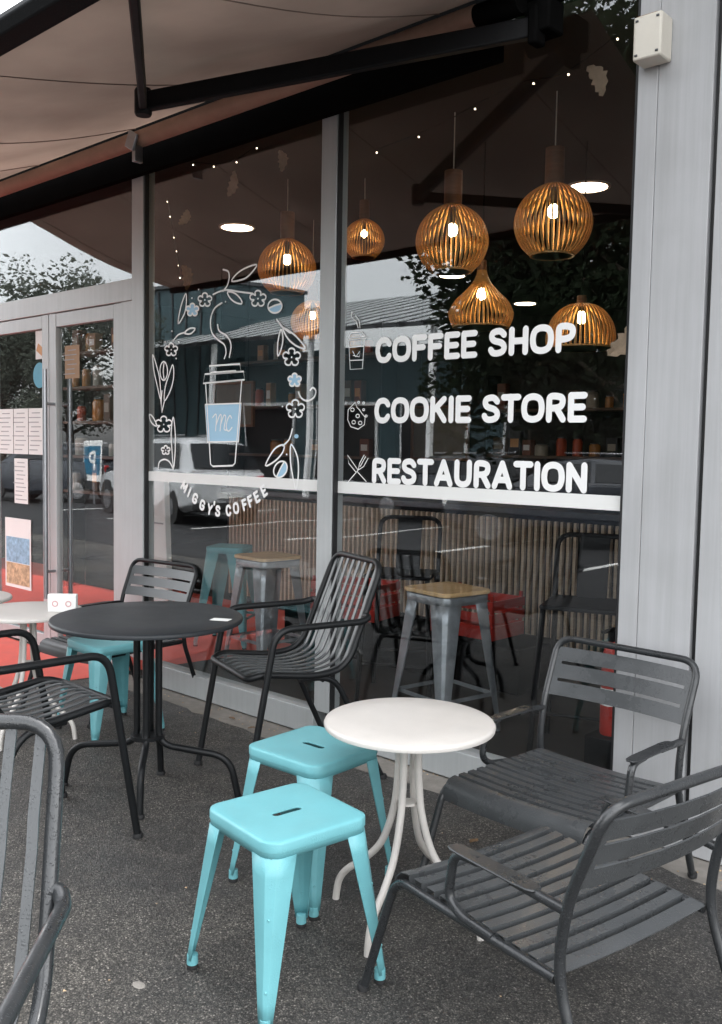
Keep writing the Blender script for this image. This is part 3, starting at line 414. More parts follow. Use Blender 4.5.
sp(MB().box((-8.82, .01, 1.255), (.6, .08, 2.505)), 'side_panel', M['alu'], bevel=.004)
sp(MB().box((-5.46, .02, 3.60), (7.34, .16, .19)), 'fascia', M['matt_black'], bevel=.004)
for x in (-3.424, -5.144, -1.780): sp(MB().box((x, -.012, 1.82), (.010, .03, 3.34)), 'gasket', M['gasket'], smooth=False)
sp(MB().box((-1.735, .012, 1.84), (.085, .075, 3.66)), 'corner_post', M['pillar'], bevel=.003)
sp(MB().box((-1.581, 0, 1.85), (.22, .05, 3.66)), 'cladding_panel', M['pillar'], bevel=.003)
sp(MB().box((.55, 0, 1.85), (3.995, .05, 3.66)), 'cladding_panel', M['pillar'], bevel=.003)
sp(MB().box((-1.4585, .012, 1.85), (.022, .02, 3.66)), 'joint_strip', M['gasket'], smooth=False)
sp(MB().box((.42, -.012, .055), (4.28, .075, .11)), 'plinth', M['pillar'], bevel=.003)
sp(MB().box((.75, .13, 6.6), (9.7, .2, 5.8)), 'upper_shade_wall', M['pillar'], smooth=False); sp(MB().box((.75, -.60, 4.5), (9.7, 1.26, .25)), 'added_shade_slab', M['pillar'], smooth=False); sp(MB().box((-8.3, .13, 3.80), (8.3, .2, .2)), 'parapet', M['pillar'], smooth=False)  # unseen: wall raised to shade the terrace, slab added to block overhead sky
def pane(x0, x1, z0, z1): return sp(MB().box(((x0+x1)/2, .006, (z0+z1)/2), (x1-x0, .006, z1-z0)), 'window_pane', M['glass'], smooth=False)
pane_r = pane(-3.435, -1.765, .138, 3.52); pane_l = pane(-5.155, -3.535, .138, 3.52); pane_t = pane(-9.1, -5.275, 2.645, 3.52)

# lettering: round-ended strokes
GL = {
 'C': (.64, [[(.60,.80),(.50,.95),(.34,1),(.14,.90),(.04,.5),(.14,.10),(.34,0),(.50,.05),(.60,.20)]]),
 'O': (.70, [[(.35,1),(.10,.88),(.02,.5),(.10,.12),(.35,0),(.60,.12),(.68,.5),(.60,.88),'c']]),
 'F': (.52, [[(.5,1),(.05,1),(.05,0)],[(.05,.52),(.44,.52)]]),
 'E': (.52, [[(.5,1),(.05,1),(.05,0),(.5,0)],[(.05,.51),(.45,.51)]]),
 'S': (.58, [[(.53,.83),(.42,.97),(.28,1),(.10,.93),(.06,.74),(.16,.58),(.42,.47),(.54,.30),(.50,.09),(.30,0),(.12,.03),(.03,.17)]]),
 'H': (.64, [[(.06,1),(.06,0)],[(.58,1),(.58,0)],[(.06,.5),(.58,.5)]]),
 'P': (.58, [[(.06,0),(.06,1),(.32,1),(.52,.92),(.56,.72),(.50,.52),(.32,.44),(.06,.44)]]),
 'K': (.62, [[(.06,1),(.06,0)],[(.56,1),(.10,.46)],[(.24,.60),(.58,0)]]),
 'I': (.12, [[(.06,1),(.06,0)]]),
 'T': (.60, [[(.02,1),(.58,1)],[(.30,1),(.30,0)]]),
 'R': (.60, [[(.06,0),(.06,1),(.32,1),(.52,.93),(.55,.74),(.50,.56),(.32,.48),(.06,.48)],[(.32,.48),(.56,0)]]),
 'A': (.70, [[(.04,0),(.35,1),(.66,0)],[(.15,.28),(.55,.28)]]),
 'U': (.66, [[(.06,1),(.06,.32),(.14,.08),(.33,0),(.52,.08),(.60,.32),(.60,1)]]),
 'N': (.66, [[(.06,0),(.06,1),(.60,0),(.60,1)]]),
 'M': (.80, [[(.06,0),(.08,1),(.40,.25),(.72,1),(.74,0)]]),
 'G': (.68, [[(.60,.82),(.50,.96),(.35,1),(.12,.90),(.04,.5),(.12,.10),(.35,0),(.55,.07),(.62,.22),(.62,.45),(.38,.45)]]),
 'Y': (.62, [[(.03,1),(.31,.48),(.59,1)],[(.31,.48),(.31,0)]]),
 "'": (.12, [[(.06,1),(.05,.74)]]),
}
CURVED = set('COSUGPR')
def glyph(mb, ch, ox, oz, h, wsc, r, y=.0, rot=0.0):
    wd, strokes = GL[ch]
    for st in strokes:
        closed = st[-1] == 'c'; pts = [p for p in st if p != 'c']
        ins = r/h
        loc = [((px)*wsc*h, (ins+pz*(1-2*ins))*h) for px, pz in pts]
        P = [(ox+a*math.cos(rot)-b*math.sin(rot), y, oz+a*math.sin(rot)+b*math.cos(rot)) for a, b in loc]
        if ch in CURVED and len(P) > 4: P = catmull(P, 5, closed) if ch in 'COSUG' else fillet(P, .03, 4)
        if ch in CURVED: mb.tube(P, r, 10, closed=closed, flat=.04, round_caps=True)
        else:
            for k in range(len(P)-1): mb.tube([P[k], P[k+1]], r, 10, flat=.04+.004*k, round_caps=True)
def textline(txt, x0, x1, z0, z1, slope, r):
    h = z1-z0; gap = .19; tot = sum((GL[c][0] if c != ' ' else .22)+gap for c in txt)-gap
    wsc = ((x1-x0-2*r)/h)/tot; x = x0+r; mb = MB()
    for c in txt:
        if c == ' ': x += (.22+gap)*wsc*h; continue
        glyph(mb, c, x, z0+(x-x0)*slope, h, wsc, r); x += (GL[c][0]+gap)*wsc*h
    return mb
for txt, x0, x1, z0, z1, sl_, lab in (('COFFEE SHOP', -3.175, -2.025, 2.0, 2.130, -.004, 'white COFFEE SHOP lettering'), ('COOKIE STORE', -3.175, -1.962, 1.697, 1.828, .0, 'white COOKIE STORE lettering'), ('RESTAURATION', -3.185, -1.945, 1.392, 1.525, .004, 'white RESTAURATION lettering')):
    o = sp(textline(txt, x0, x1, z0, z1, sl_, .0155), 'lettering', M['vinyl'], pane_r); o['label'] = lab
def strokes(L_, r, smooth_=True):
    mb = MB()
    for pts, closed in L_:
        P = [(a, .0, b) for a, b in pts]
        if smooth_ and len(P) > 2: P = catmull(P, 4, closed)
        mb.tube(P, r, 7, closed=closed, flat=.12, round_caps=True)
    return mb
def fills(L_):
    mb = MB()
    for pts in L_:
        n = len(pts); cx = sum(p[0] for p in pts)/n; cz = sum(p[1] for p in pts)/n
        mb.add([(cx, .0018, cz)]+[(a, .0018, b) for a, b in pts], [(0, 1+i, 1+(i+1) % n) for i in range(n)])
    return mb
sp(strokes(WREATH, .0052), 'flower_wreath', M['vinyl'], pane_l); 
for q in WREATH_FILL: sp(fills([q]), 'wreath_fill', M['vinyl_blue'], pane_l, smooth=False)
for q in CUP[5:7]: sp(strokes([q], .0052), 'steam_line', M['vinyl'], pane_l)
sp(strokes(CUP[7:], .0042), 'cup_monogram', M['vinyl'], pane_l); sp(strokes(CUP[:5], .0052, False), 'cup_drawing', M['vinyl'], pane_l); sp(fills(CUP_FILL), 'cup_sleeve', M['vinyl_blue'], pane_l, smooth=False)
for nm, q in (('cup_icon', ICONS[:8]), ('cookie_icon', ICONS[8:17]), ('cutlery_icon', ICONS[17:])): sp(strokes(q, .0024, False), nm, M['vinyl'], pane_r)
mb = MB()
for i, (ch, ax, az) in enumerate(ARC):
    if i == 7: sp(mb, 'lettering', M['vinyl'], pane_l)['label'] = "white arched MIGGY'S lettering"; mb = MB()
    a = ARC[max(i-1, 0)]; b = ARC[min(i+1, len(ARC)-1)]
    t = (-4.36-ax)/.40; rot = -math.atan(t*.72)
    hh = .072; ws = .86; wd = GL[ch][0]*ws*hh
    ox = ax-math.cos(rot)*wd/2+math.sin(rot)*hh/2; oz = az-math.sin(rot)*wd/2-math.cos(rot)*hh/2
    glyph(mb, ch, ox, oz, hh, ws, .0085, rot=rot)
sp(mb, 'lettering', M['vinyl'], pane_l)['label'] = 'white arched COFFEE lettering'


# inside white rail, drawn on the outer glass so it catches daylight
for pn, xa, xb in ((pane_r, -3.43, -1.785), (pane_l, -5.15, -3.54)): sp(MB().box(((xa+xb)/2, .0022, 1.363), (xb-xa, .001, .062)), 'rail_strip', M['paper'], pn, smooth=False)

# ------------------------------------------------------------------ glass doors
def door(x0, x1, lab, handle_x=None):
    d = tag(empty('glass_door', (x0, 0, 0)), lab, 'door')
    def dp(mb, name, mat, par=d, **k):
        return adopt(mb.build(name, mat, None, **k), par)
    f = MB(); st = .10; z0, z1 = .02, 2.505
    for xa in (x0+st/2, x1-st/2): f.box((xa, .0, (z0+z1)/2), (st-.004, .05, z1-z0))
    f.box(((x0+x1)/2, .0, z1-.05), (x1-x0-2*st, .047, .096)); f.box(((x0+x1)/2, .0, z0+.05), (x1-x0-2*st, .047, .10))
    dp(f, 'door_frame', M['alu'], bevel=.003)
    p = dp(MB().box(((x0+x1)/2, 0, (z0+z1)/2), (x1-x0-2*st+.01, .006, z1-z0-.18)), 'door_pane', M['glass'], smooth=False)
    if handle_x:
        for y in (-.10, .10):
            h = MB().tube([(handle_x, y, .42), (handle_x, y, 2.10)], .0175, 14)
            for z in (.62, 1.85): h.tube([(handle_x, y, z), (handle_x, y*.24, z)], .011, 10)
            dp(h, 'handle', M['steel'])
    return d, p, dp
dr, drp, drf = door(-6.358, -5.412, 'right leaf of the glass entrance door, with the long steel pull handle', -6.285)
dl, dlp, dlf = door(-7.312, -6.362, 'left leaf of the glass entrance door, covered in white paper notices')
def sheet(dp, par, x0, x1, z0, z1, mat, name='paper_notice', lines=0, y=-.006):
    o = dp(MB().box(((x0+x1)/2, y, (z0+z1)/2), (x1-x0, .002, z1-z0)), name, mat, par, smooth=False)
    if lines:
        mb = MB()
        for k in range(lines):
            z = z1-(k+1)*(z1-z0)/(lines+1); mb.box(((x0+x1)/2-.02*(k % 3), y-.0016, z), ((x1-x0)*(.55+.09*((k*7) % 4)), .0008, .007))
        dp(mb, 'printed_lines', M['ink'], par, smooth=False)
    return o
for k in range(3): sheet(dlf, dlp, -7.17+k*.235, -6.945+k*.235, 1.475, 1.825, M['paper'], lines=9)
sheet(dlf, dlp, -6.93, -6.72, 1.09, 1.44, M['paper'], lines=10)
po = sheet(dlf, dlp, -7.09, -6.68, .42, .97, M['paper'], 'poster')
dlf(MB().box((-6.885, -.0082, .72), (.37, .001, .20)), 'poster_sea', M['sea'], dlp, smooth=False); dlf(MB().box((-6.885, -.0082, .53), (.37, .001, .17)), 'poster_sand', M['sand'], dlp, smooth=False)
mb = MB(); mb.lathe([(.095, -.001), (.095, .001)], n=28)
o = dlf(mb, 'round_sticker', M['blue_spot'], dlp); mb2 = None
o.data.transform(Matrix.Translation((-6.53, -.006, 2.07)) @ Matrix.Rotation(PI/2, 4, 'X'))
sheet(dlf, dlp, -6.585, -6.455, 2.19, 2.40, M['paper'], 'sticker'); dlf(MB().box((-6.52, -.0082, 2.26), (.09, .001, .06), mat=Matrix.Rotation(.5, 3, 'Y')), 'sticker_print', M['orange'], dlp, smooth=False)
sheet(drf, drp, -6.165, -5.97, 2.03, 2.265, M['cardboard'], lines=6)

# ------------------------------------------------------------------ awning
aw = tag(empty('awning', (-5, 0, 3.4)), 'terracotta brown canvas awning stretched out over the terrace', 'awning')
def ap(mb, name, mat, par=aw, **k):
    return adopt(mb.build(name, mat, None, **k), par)
XL, XR, YT, ZT, YF, ZF = -7.45, -2.12, -.20, 3.50, -1.86, 3.05
nx, ny = 60, 12; vs = []; fs = []
for j in range(ny+1):
    t = j/ny
    for i in range(nx+1):
        xx = XL+(XR-XL)*i/nx
        sag = -.055*math.sin(PI*t)*(1+.25*math.sin(xx*2.1)) - .012*math.cos((xx+3.8)*2*PI/1.17)*math.sin(PI*t)
        vs.append((xx, YT+(YF-YT)*t, ZT+(ZF-ZT)*t+sag))
for j in range(ny):
    for i in range(nx): a = j*(nx+1)+i; fs.append((a, a+1, a+nx+2, a+nx+1))
cv = MB(); cv.add(vs, fs); canvas = ap(cv, 'canopy', M['awning'], solid=.0015)
for xs in (-2.65, -3.82, -4.99, -6.16, -7.33):
    pts = []
    for j in range(ny+1):
        t = j/ny; sag = -.055*math.sin(PI*t)*(1+.25*math.sin(xs*2.1)) - .012*math.cos((xs+3.8)*2*PI/1.17)*math.sin(PI*t)
        pts.append((xs+.06*math.sin(PI*t), YT+(YF-YT)*t, ZT+(ZF-ZT)*t+sag-.003))
    ap(MB().tube(pts, .0026, 6), 'seam', M['seam'], canvas)
ap(MB().tube([(XL, -.20, 3.425), (XR-.32, -.20, 3.425)], .05, 20), 'roller_tube', M['roll']); ap(MB().tube([(XR-.319, -.20, 3.425), (XR-.10, -.20, 3.425)], .047, 20), 'tube_end', M['matt_black'])
cs = MB(); cs.box((-4.9, -.075, 3.375), (5.0, .05, .21)); ap(cs, 'back_plate', M['matt_black'], bevel=.004)  # plate drawn taller, its black also standing for the shadow behind the tube
fb = MB()
fb.prism([(XL-.02, YF+.03, ZF+.035), (XL-.02, YF-.06, ZF+.04), (XL-.02, YF-.085, ZF+.0), (XL-.02, YF-.06, ZF-.035), (XL-.02, YF+.02, ZF-.045)], (XR-XL+.04, 0, 0)); ap(fb, 'front_bar', paint('wet_grey_profile', (.016, .017, .018), .6, .0, .08, 6, 0, 60, .0, .49, .03), bevel=.006)
def arm(bx, ex, fx, name='folding_arm'):
    B, E, Fp = (bx, -.13, 3.335), (ex, -1.0, 3.145), (fx, YF+.05, ZF-.03)
    a = ap(MB().bar(B, E, .045, .085), name, M['black'], bevel=.008)
    ap(MB().bar((E[0], E[1], E[2]-.01), Fp, .036, .06), 'forearm', M['black'], a, bevel=.008)
    j = MB(); j.lathe([(.0, -.06), (.035, -.06), (.04, -.05), (.04, .05), (.035, .06), (0, .06)], E, 18); ap(j, 'elbow_joint', M['black'], a)
    k = MB(); k.box((bx+.03, -.10, 3.37), (.12, .12, .13)); k.box((bx+.02, -.14, 3.33), (.045, .08, .15)); ap(k, 'wall_bracket', M['matt_black'], a, bevel=.01)
arm(-2.20, -3.74, -2.61)
cb = MB(); cb.box((-4.94, -.262, 3.40), (.09, .02, .10), mat=Matrix.Rotation(.5, 3, 'Y')); cb.box((-4.94, -.22, 3.33), (.03, .06, .10)); ap(cb, 'tube_clip', M['steel'], bevel=.004)

# white box on the pillar
bx = tag(empty('wall_box', (-1.695, -.028, 3.165)), 'weathered white box fixed high on the grey pillar beside the window', 'wall box')
MB().box((0, -.05, 0), (.115, .10, .165)).build('housing', M['plastic'], bx, bevel=.008)
for sx in (-1, 1):
    for sz in (-1, 1): MB().box((sx*.042, -.102, sz*.064), (.012, .006, .008)).build('screw_cap', M['dark_steel'], bx, bevel=.002)
MB().box((-.01, -.05, .086), (.08, .06, .012)).build('top_cover', M['cardboard'], bx, bevel=.003)

# ------------------------------------------------------------------ furniture
def slatted_back_chair(wet):
    """low armchair: pressed slotted seat, three-slat back, tube frame, flat arm pads"""
    mt, ms = (M['chair'], M['slat_wet']) if wet else (M['chair_dry'], M['slat'])
    o = empty('armchair'); R = .0135
    back = MB()
    left = [(-.30, .407, 0), (-.295, .262, .385), (-.296, .285, .56), (-.30, .392, .815)]
    path = left+[(-x, y, z) for x, y, z in reversed(left)]
    back.tube(fillet(path, [0, .08, .08, .075, .075, .08, .08, 0], 8), R, 12); back.build('back_frame', mt, o)
    # back panel: one bowed sheet with two slots
    pan = MB(); a = Vector((0, .300, .595)); b = Vector((0, .376, .778)); rows = [0, .29, .355, .645, .71, 1.0]; cols = [-.287, -.262, -.235, -.15, -.05, .05, .15, .235, .262, .287]
    idx = {}; vs = []; fs = []
    for j, t in enumerate(rows):
        for i, xx in enumerate(cols):
            p = a.lerp(b, t); idx[i, j] = len(vs); vs.append((xx, p.y+.032*(1-(xx/.287)**2), p.z))
    for j in range(5):
        for i in range(9):
            if j in (1, 3) and 1 <= i <= 7: continue
            fs.append((idx[i, j], idx[i+1, j], idx[i+1, j+1], idx[i, j+1]))
    pan.add(vs, fs); pan.build('backrest', ms, o, solid=.005)
    # seat sheet with slots and rolled front
    prof = [(-.348, .325), (-.349, .350), (-.340, .376), (-.322, .392), (-.296, .398)]
    ns = 10; y0, y1 = -.285, .245; step = (y1-y0)/ns
    zf = lambda yy: .398-.018*(yy-y0)/(y1-y0)
    slot_rows = set()
    for k in range(ns):
        ya, yb = y0+k*step, y0+k*step+.023
        prof += [(ya, zf(ya)), (ya+.0015, zf(ya)-.020)]; slot_rows.add(len(prof)-1); prof += [(yb-.0015, zf(yb)-.020), (yb, zf(yb))]
    prof += [(y1, .380), (.262, .378)]
    cols = [-.285, -.262, -.232, -.12, 0, .12, .232, .262, .285]; vs = []; fs = []
    for (yy, zz) in prof:
        for xx in cols: vs.append((xx, yy, zz-.010*(1-(xx/.285)**2)))
    nc = len(cols)
    for j in range(len(prof)-1):
        for i in range(nc-1):
            if j in slot_rows and 1 <= i <= nc-3: continue
            q = j*nc+i; fs.append((q, q+1, q+nc+1, q+nc))
    st = MB(); st.add(vs, fs); st.build('seat', ms, o, solid=.0028)
    for s in (-1, 1):
        MB().tube(fillet([(s*.315, -.447, .0), (s*.290, -.335, .372), (s*.289, .255, .366)], [0, .06, 0], 7), R, 12).build('front_leg', mt, o)
        ar = MB(); ar.tube(fillet([(s*.290, .05, .372), (s*.300, -.06, .385), (s*.302, -.105, .42), (s*.302, -.085, .545), (s*.300, .0, .549)], [0, .03, .03, .05, 0], 7), R*.95, 12)
        ar.tube(fillet([(s*.300, .12, .549), (s*.300, .22, .546), (s*.296, .283, .542)], .03, 5), R*.95, 12); am = ar.build('armrest', mt, o)
        pd = MB(); q = [(-.10, .012), (-.085, .021), (-.05, .025), (.15, .027), (.185, .023), (.20, .014)]
        pd.prism([(s*.300+wd, yy, .553) for yy, wd in q]+[(s*.300-wd, yy, .553) for yy, wd in reversed(q)], (0, 0, .007)); pd.build('arm_pad', mt, am, bevel=.003)
        for yy, xx, nm in ((-.447, .315, 0), (.407, .30, 0)):
            f = MB(); f.lathe([(.0, 0), (.017, 0), (.018, .012), (.0155, .02)], (s*xx, yy, 0), 12); f.build('foot_cap', M['rubber'], o)
    return o

def strip_chair(wet, za=.768, out=.306):
    """tub armchair: frame tube looped round back and seat, seven bent strips, tube arms that become the front legs"""
    mt, ms = (M['chair'], M['slat_wet']) if wet else (M['chair_dry'], M['slat'])
    o = empty('strip_armchair'); R = .0155
    side = [(.415, 1.03), (.245, .60), (.185, .545), (.06, .528), (-.10, .548), (-.20, .560), (-.262, .540)]
    hw = [.235, .250, .252, .255, .255, .252, .225]
    L_ = [(-h, y, z) for h, (y, z) in zip(hw, side)]
    loop = L_+[(-x, y, z) for x, y, z in reversed(L_)]
    n = len(loop); rad = [.085, .10, .10, .12, .12, .08, .07]; rad = rad+rad[::-1]
    fr = MB(); fr.tube(fillet(loop, rad, 6, True), R, 12, closed=True); fr.build('frame_loop', mt, o)
    prof2 = catmull([(0, y, z) for y, z in [(.410, 1.018), (.33, .81), (.252, .612), (.215, .562), (.15, .536), (.05, .527), (-.08, .540), (-.19, .557), (-.255, .545)]], 4)
    for k in range(8):
        x = -.2055+k*.0587; sl_ = MB(); vs = []; fs = []
        for i, p in enumerate(prof2):
            q = prof2[min(i+1, len(prof2)-1)]-prof2[max(i-1, 0)]; nn = Vector((0, -q.z, q.y)).normalized()*.003
            for dx, sg in ((-.0103, 1), (.0103, 1), (.0103, -1), (-.0103, -1)): vs.append((x*(1 if i > 3 else .985)+dx, p.y+sg*nn.y, p.z+sg*nn.z))
        m_ = len(prof2)
        for i in range(m_-1):
            for e in range(4): fs.append((i*4+e, i*4+(e+1) % 4, i*4+4+(e+1) % 4, i*4+4+e))
        fs += [(0, 1, 2, 3), (m_*4-1, m_*4-2, m_*4-3, m_*4-4)]
        sl_.add(vs, fs); sl_.build('seat_strip', ms, o, angle=50)
    for s in (-1, 1):
        MB().tube(fillet([(s*.243, .318-(.768-za)*.4, za+.017), (s*(out-.016), .318-(.768-za)*.4, za+.02), (s*out, .270, za+.004), (s*out, -.165, za), (s*.300, -.303, 0)], [0, .028, .035, .085, 0], 8), R, 12).build('armrest', mt, o)
        MB().tube(fillet([(s*.245, -.02, .520), (s*.25, .16, .515), (s*.275, .415, 0)], [0, .09, 0], 8), R*.92, 12).build('rear_leg', mt, o)
        pg = MB(); pg.tube([(s*.252, -.20, .55), (s*.302, -.205, .548)], .008, 8); pg.build('seat_peg', mt, o)
        for yy, xx in ((-.303, .300), (.415, .275)):
            f = MB(); f.lathe([(0, 0), (.020, 0), (.022, .008), (.018, .02)], (s*xx, yy, 0), 12); f.build('foot_cap', M['rubber'], o)
    MB().tube([(-.25, .10, .503), (.25, .10, .503)], .009, 8).build('cross_bar', mt, o)
    return o

def rrect(hw, r, n=6, z=0.0):
    pts = []
    for cx, cy, a0 in ((1, 1, 0), (-1, 1, 90), (-1, -1, 180), (1, -1, 270)):
        for k in range(n+1): a = math.radians(a0+90*k/n); pts.append((cx*(hw-r)+r*math.cos(a), cy*(hw-r)+r*math.sin(a), z))
    return pts

def metal_stool(mat, H=.47, ht=.166, hb=.213, seat_mat=None, hole=True, bar=False):
    o = empty('metal_stool')
    t = MB(); n = 6; N_ = 4*(n+1)
    rings = [rrect(ht, .050, n, H-.050), rrect(ht, .050, n, H-.0305), rrect(ht+.0026, .052, n, H-.0295), rrect(ht+.0022, .051, n, H-.008), rrect(ht-.0005, .045, n, H-.0035), rrect(ht-.005, .043, n, H-.0008), rrect(ht-.012, .040, n, H), rrect(ht*.72, .05, n, H-.001), rrect(ht*.5, .05, n, H-.003)]
    # stadium shaped hand hole, same vertex count, matched by angle
    slot = [(cx*.038+.0125*math.cos(math.radians(a0+90*k/n)), .0125*math.sin(math.radians(a0+90*k/n)), H-.0035) for cx, a0 in ((1, 0), (-1, 90), (-1, 180), (1, 270)) for k in range(n+1)]
    if hole: rings += [slot, [(x*.97, y*.9, H-.007) for x, y, z in slot]]
    vs = [p for r in rings for p in r]; fs = []
    for j in range(len(rings)-1):
        for k in range(N_): fs.append((j*N_+k, j*N_+(k+1) % N_, (j+1)*N_+(k+1) % N_, (j+1)*N_+k))
    if not hole: fs.append(tuple(range((len(rings)-1)*N_, len(rings)*N_)))
    t.add(vs, fs)
    seat = t.build('seat', mat, o, angle=32)
    md = seat.modifiers.new('thick', 'SOLIDIFY'); md.thickness = .002; md.offset = -1
    if seat_mat:
        wt = MB(); R0 = [rrect(ht+.010, .05, n, z) for z in (H+.002, H+.026)]; wt.add(R0[0]+R0[1], [tuple(reversed(range(N_))), tuple(range(N_, 2*N_))]+[(k, (k+1) % N_, N_+(k+1) % N_, N_+k) for k in range(N_)]); wt.build('wooden_top', seat_mat, o, bevel=.005)
    for sx, sy in ((1, 1), (-1, 1), (-1, -1), (1, -1)):
        lg = MB(); secs = []
        for q in range(9):
            tt = q/8; z = (H-.046)*(1-tt)+.03*tt
            c = (ht+.0008)*(1-tt)+hb*tt
            wd = (.060*(1-tt)+.027) if H < .6 else (.085*(1-tt)+.032)
            r0 = min(.037*(1-tt)+.013, wd*.8); pts = []
            pts.append((c-wd, c-.002)); pts.append((c-wd, c))
            for a in (PI/2-.12, PI/4+.33, PI/4-.33, .12): pts.append((c-r0+r0*math.cos(a), c-r0+r0*math.sin(a)))
            pts.append((c, c-wd)); pts.append((c-.002, c-wd))
            secs.append([(sx*a, sy*b, z) for a, b in pts])
        m_ = len(secs[0]); vs = [p for s_ in secs for p in s_]; fs = []
        for j in range(8):
            for k in range(m_-1): fs.append((j*m_+k, j*m_+k+1, (j+1)*m_+k+1, (j+1)*m_+k))
        lg.add(vs, fs); l = lg.build('leg', mat, o, angle=28); md = l.modifiers.new('thick', 'SOLIDIFY'); md.thickness = .0025; md.offset = 0
        cx = sx*(hb-.015); cy = sy*(hb-.015)
        cu = MB(); cu.lathe([(.013, .045), (.0165, .043), (.0172, .014), (.015, .012)], (cx, cy, 0), 14); cu.build('leg_collar', mat, l)
        ft = MB(); ft.lathe([(0, 0), (.0165, 0), (.018, .006), (.016, .014)], (cx, cy, 0), 14); ft.build('rubber_foot', M['rubber'], l)
        for z in (.30, .115) if H < .6 else (.5,):
            tt = 1-(z-.03)/(H-.076); c = ht*(1-tt)+hb*tt; r0 = .040*(1-tt)+.013
            d = c-r0*(1-.7071); dm = MB(); dm.sphere((sx*d, sy*d, z), .0042, 10, 6); dm.build('rivet', mat, l)
    if bar:
        z = .22; tt = 1-(z-.03)/(H-.076); c = ht*(1-tt)+hb*tt-.02
        for a, b in (((c, c), (-c, c)), ((-c, c), (-c, -c)), ((-c, -c), (c, -c)), ((c, -c), (c, c))): MB().bar((*a, z), (*b, z), .006, .022).build('foot_bar', mat, o, bevel=.001)
    return o

def disc_table(mat_top, mat_leg, r, h):
    o = empty('round_table'); t = MB()
    t.lathe([(0, h-.016), (r-.018, h-.016), (r-.006, h-.022), (r-.001, h-.020), (r+.001, h-.010), (r-.003, h-.003), (r-.010, h), (r*.6, h+.0003), (0, h+.0003)], n=96); t.build('table_top', mat_top, o, angle=50)
    return o
def cream_table():
    o = disc_table(M['white'], M['white'], .283, .68)
    for k in range(4):
        a = math.radians(14+90*k); d = Vector((math.cos(a), math.sin(a), 0))
        pts = catmull([d*.034+Vector((0, 0, .665)), d*.038+Vector((0, 0, .50)), d*.052+Vector((0, 0, .37)), d*.095+Vector((0, 0, .245)), d*.165+Vector((0, 0, .165)), d*.225+Vector((0, 0, .118)), d*.258+Vector((0, 0, .07)), d*.27], 6)
        l = MB().tube(pts, .0125, 12).build('leg', M['white'], o)
    MB().lathe([(0, .648), (.075, .648), (.08, .655), (.08, .664)], n=24).build('top_plate', M['white'], o)
    rg = MB(); rg.lathe([(.0, .395), (.030, .395), (.030, .403), (0, .403)], n=16); rg.build('leg_joint', M['white'], o)
    return o

# six armchairs
def arm_lab(o, lab, g): tag(o, lab, 'armchair', g)
GA, GB = 'low armchairs with three-slat backs', 'strip armchairs round the dark table'
ca = slatted_back_chair(True); arm_lab(ca, 'wet charcoal slotted armchair in front, seen from its back right side', GA); place(ca, -1.237, -1.388, 4.516-2*PI)
cb_ = copy_tree(ca); arm_lab(cb_, 'charcoal slotted armchair against the grey pillar, turned to the cream table', GA); place(cb_, -1.659, -.614, -.047)
cc = slatted_back_chair(False); arm_lab(cc, 'charcoal slat-back armchair half hidden behind the dark round table', GA); place(cc, -4.86, -.42, .12)
sa = strip_chair(True, .725, .280); arm_lab(sa, 'wet strip armchair cut off at the bottom left, only its back and arm showing', GB); place(sa, -1.510, -3.086, .795)
sb_ = strip_chair(False); arm_lab(sb_, 'strip armchair with tall bent back between the dark table and the window', GB); place(sb_, -3.229, -.572, -.314)
sc_ = copy_tree(sb_); arm_lab(sc_, 'strip armchair at the left of the dark table, its curled seat facing it', GB); place(sc_, -3.398, -1.762, 3.121)

GS = 'turquoise metal stools'
s1 = metal_stool(M['teal'], .505, .177, .216); tag(s1, 'turquoise metal stool standing in front, whole and nearest', 'stool', GS); place(s1, -1.955, -1.717, math.radians(81.4))
s2 = copy_tree(s1); tag(s2, 'turquoise metal stool tucked partly under the cream table', 'stool', GS); place(s2, -2.335, -1.232, math.radians(1.8))
s3 = metal_stool(M['teal_dry'], .505, .177, .216); tag(s3, 'turquoise metal stool behind the legs of the dark round table', 'stool', GS); place(s3, -4.40, -.76, math.radians(-3))

GT = 'round cafe tables'
t1 = cream_table(); tag(t1, 'cream round metal table between the turquoise stools and the charcoal armchairs', 'table', GT); place(t1, -1.912, -1.207, 0)
t2 = copy_tree(t1); tag(t2, 'cream round table at the left carrying a small white card', 'table', GT); place(t2, -4.612, -1.125, .3)
t3 = copy_tree(t1); tag(t3, 'cream round table farthest left, mostly cut off by the edge', 'table', GT); place(t3, -5.26, -1.20, .8)
t4 = disc_table(M['table_black'], M['black'], .420, .81); tag(t4, 'large charcoal round table with four bent tube legs', 'table', GT); place(t4, -3.45, -1.172, 0)
for dx, dy, low in ((-.363, -.207, .2), (.344, .243, .2), (.204, -.18, .2), (-.17, .193, .2)):
    d = Vector((dx, dy, 0)); r = d.length; d.normalize()
    MB().tube(fillet([d*.052+Vector((0, 0, .795)), d*.052+Vector((0, 0, .235)), d*(r*.90)+Vector((0, 0, .195)), d*r], [0, .07, .085, 0], 8), .0155, 12).build('leg', M['chair_dry'], t4)
    f = MB(); f.lathe([(0, 0), (.020, 0), (.022, .008), (.018, .018)], (d.x*r, d.y*r, 0), 12); f.build('foot_cap', M['rubber'], t4)
MB().lathe([(.04, .262), (.075, .262), (.075, .278), (.04, .278)], n=24).build('leg_collar', M['chair_dry'], t4)
MB().lathe([(0, .77), (.12, .77), (.125, .78), (.125, .794)], n=24).build('top_plate', M['chair_dry'], t4)
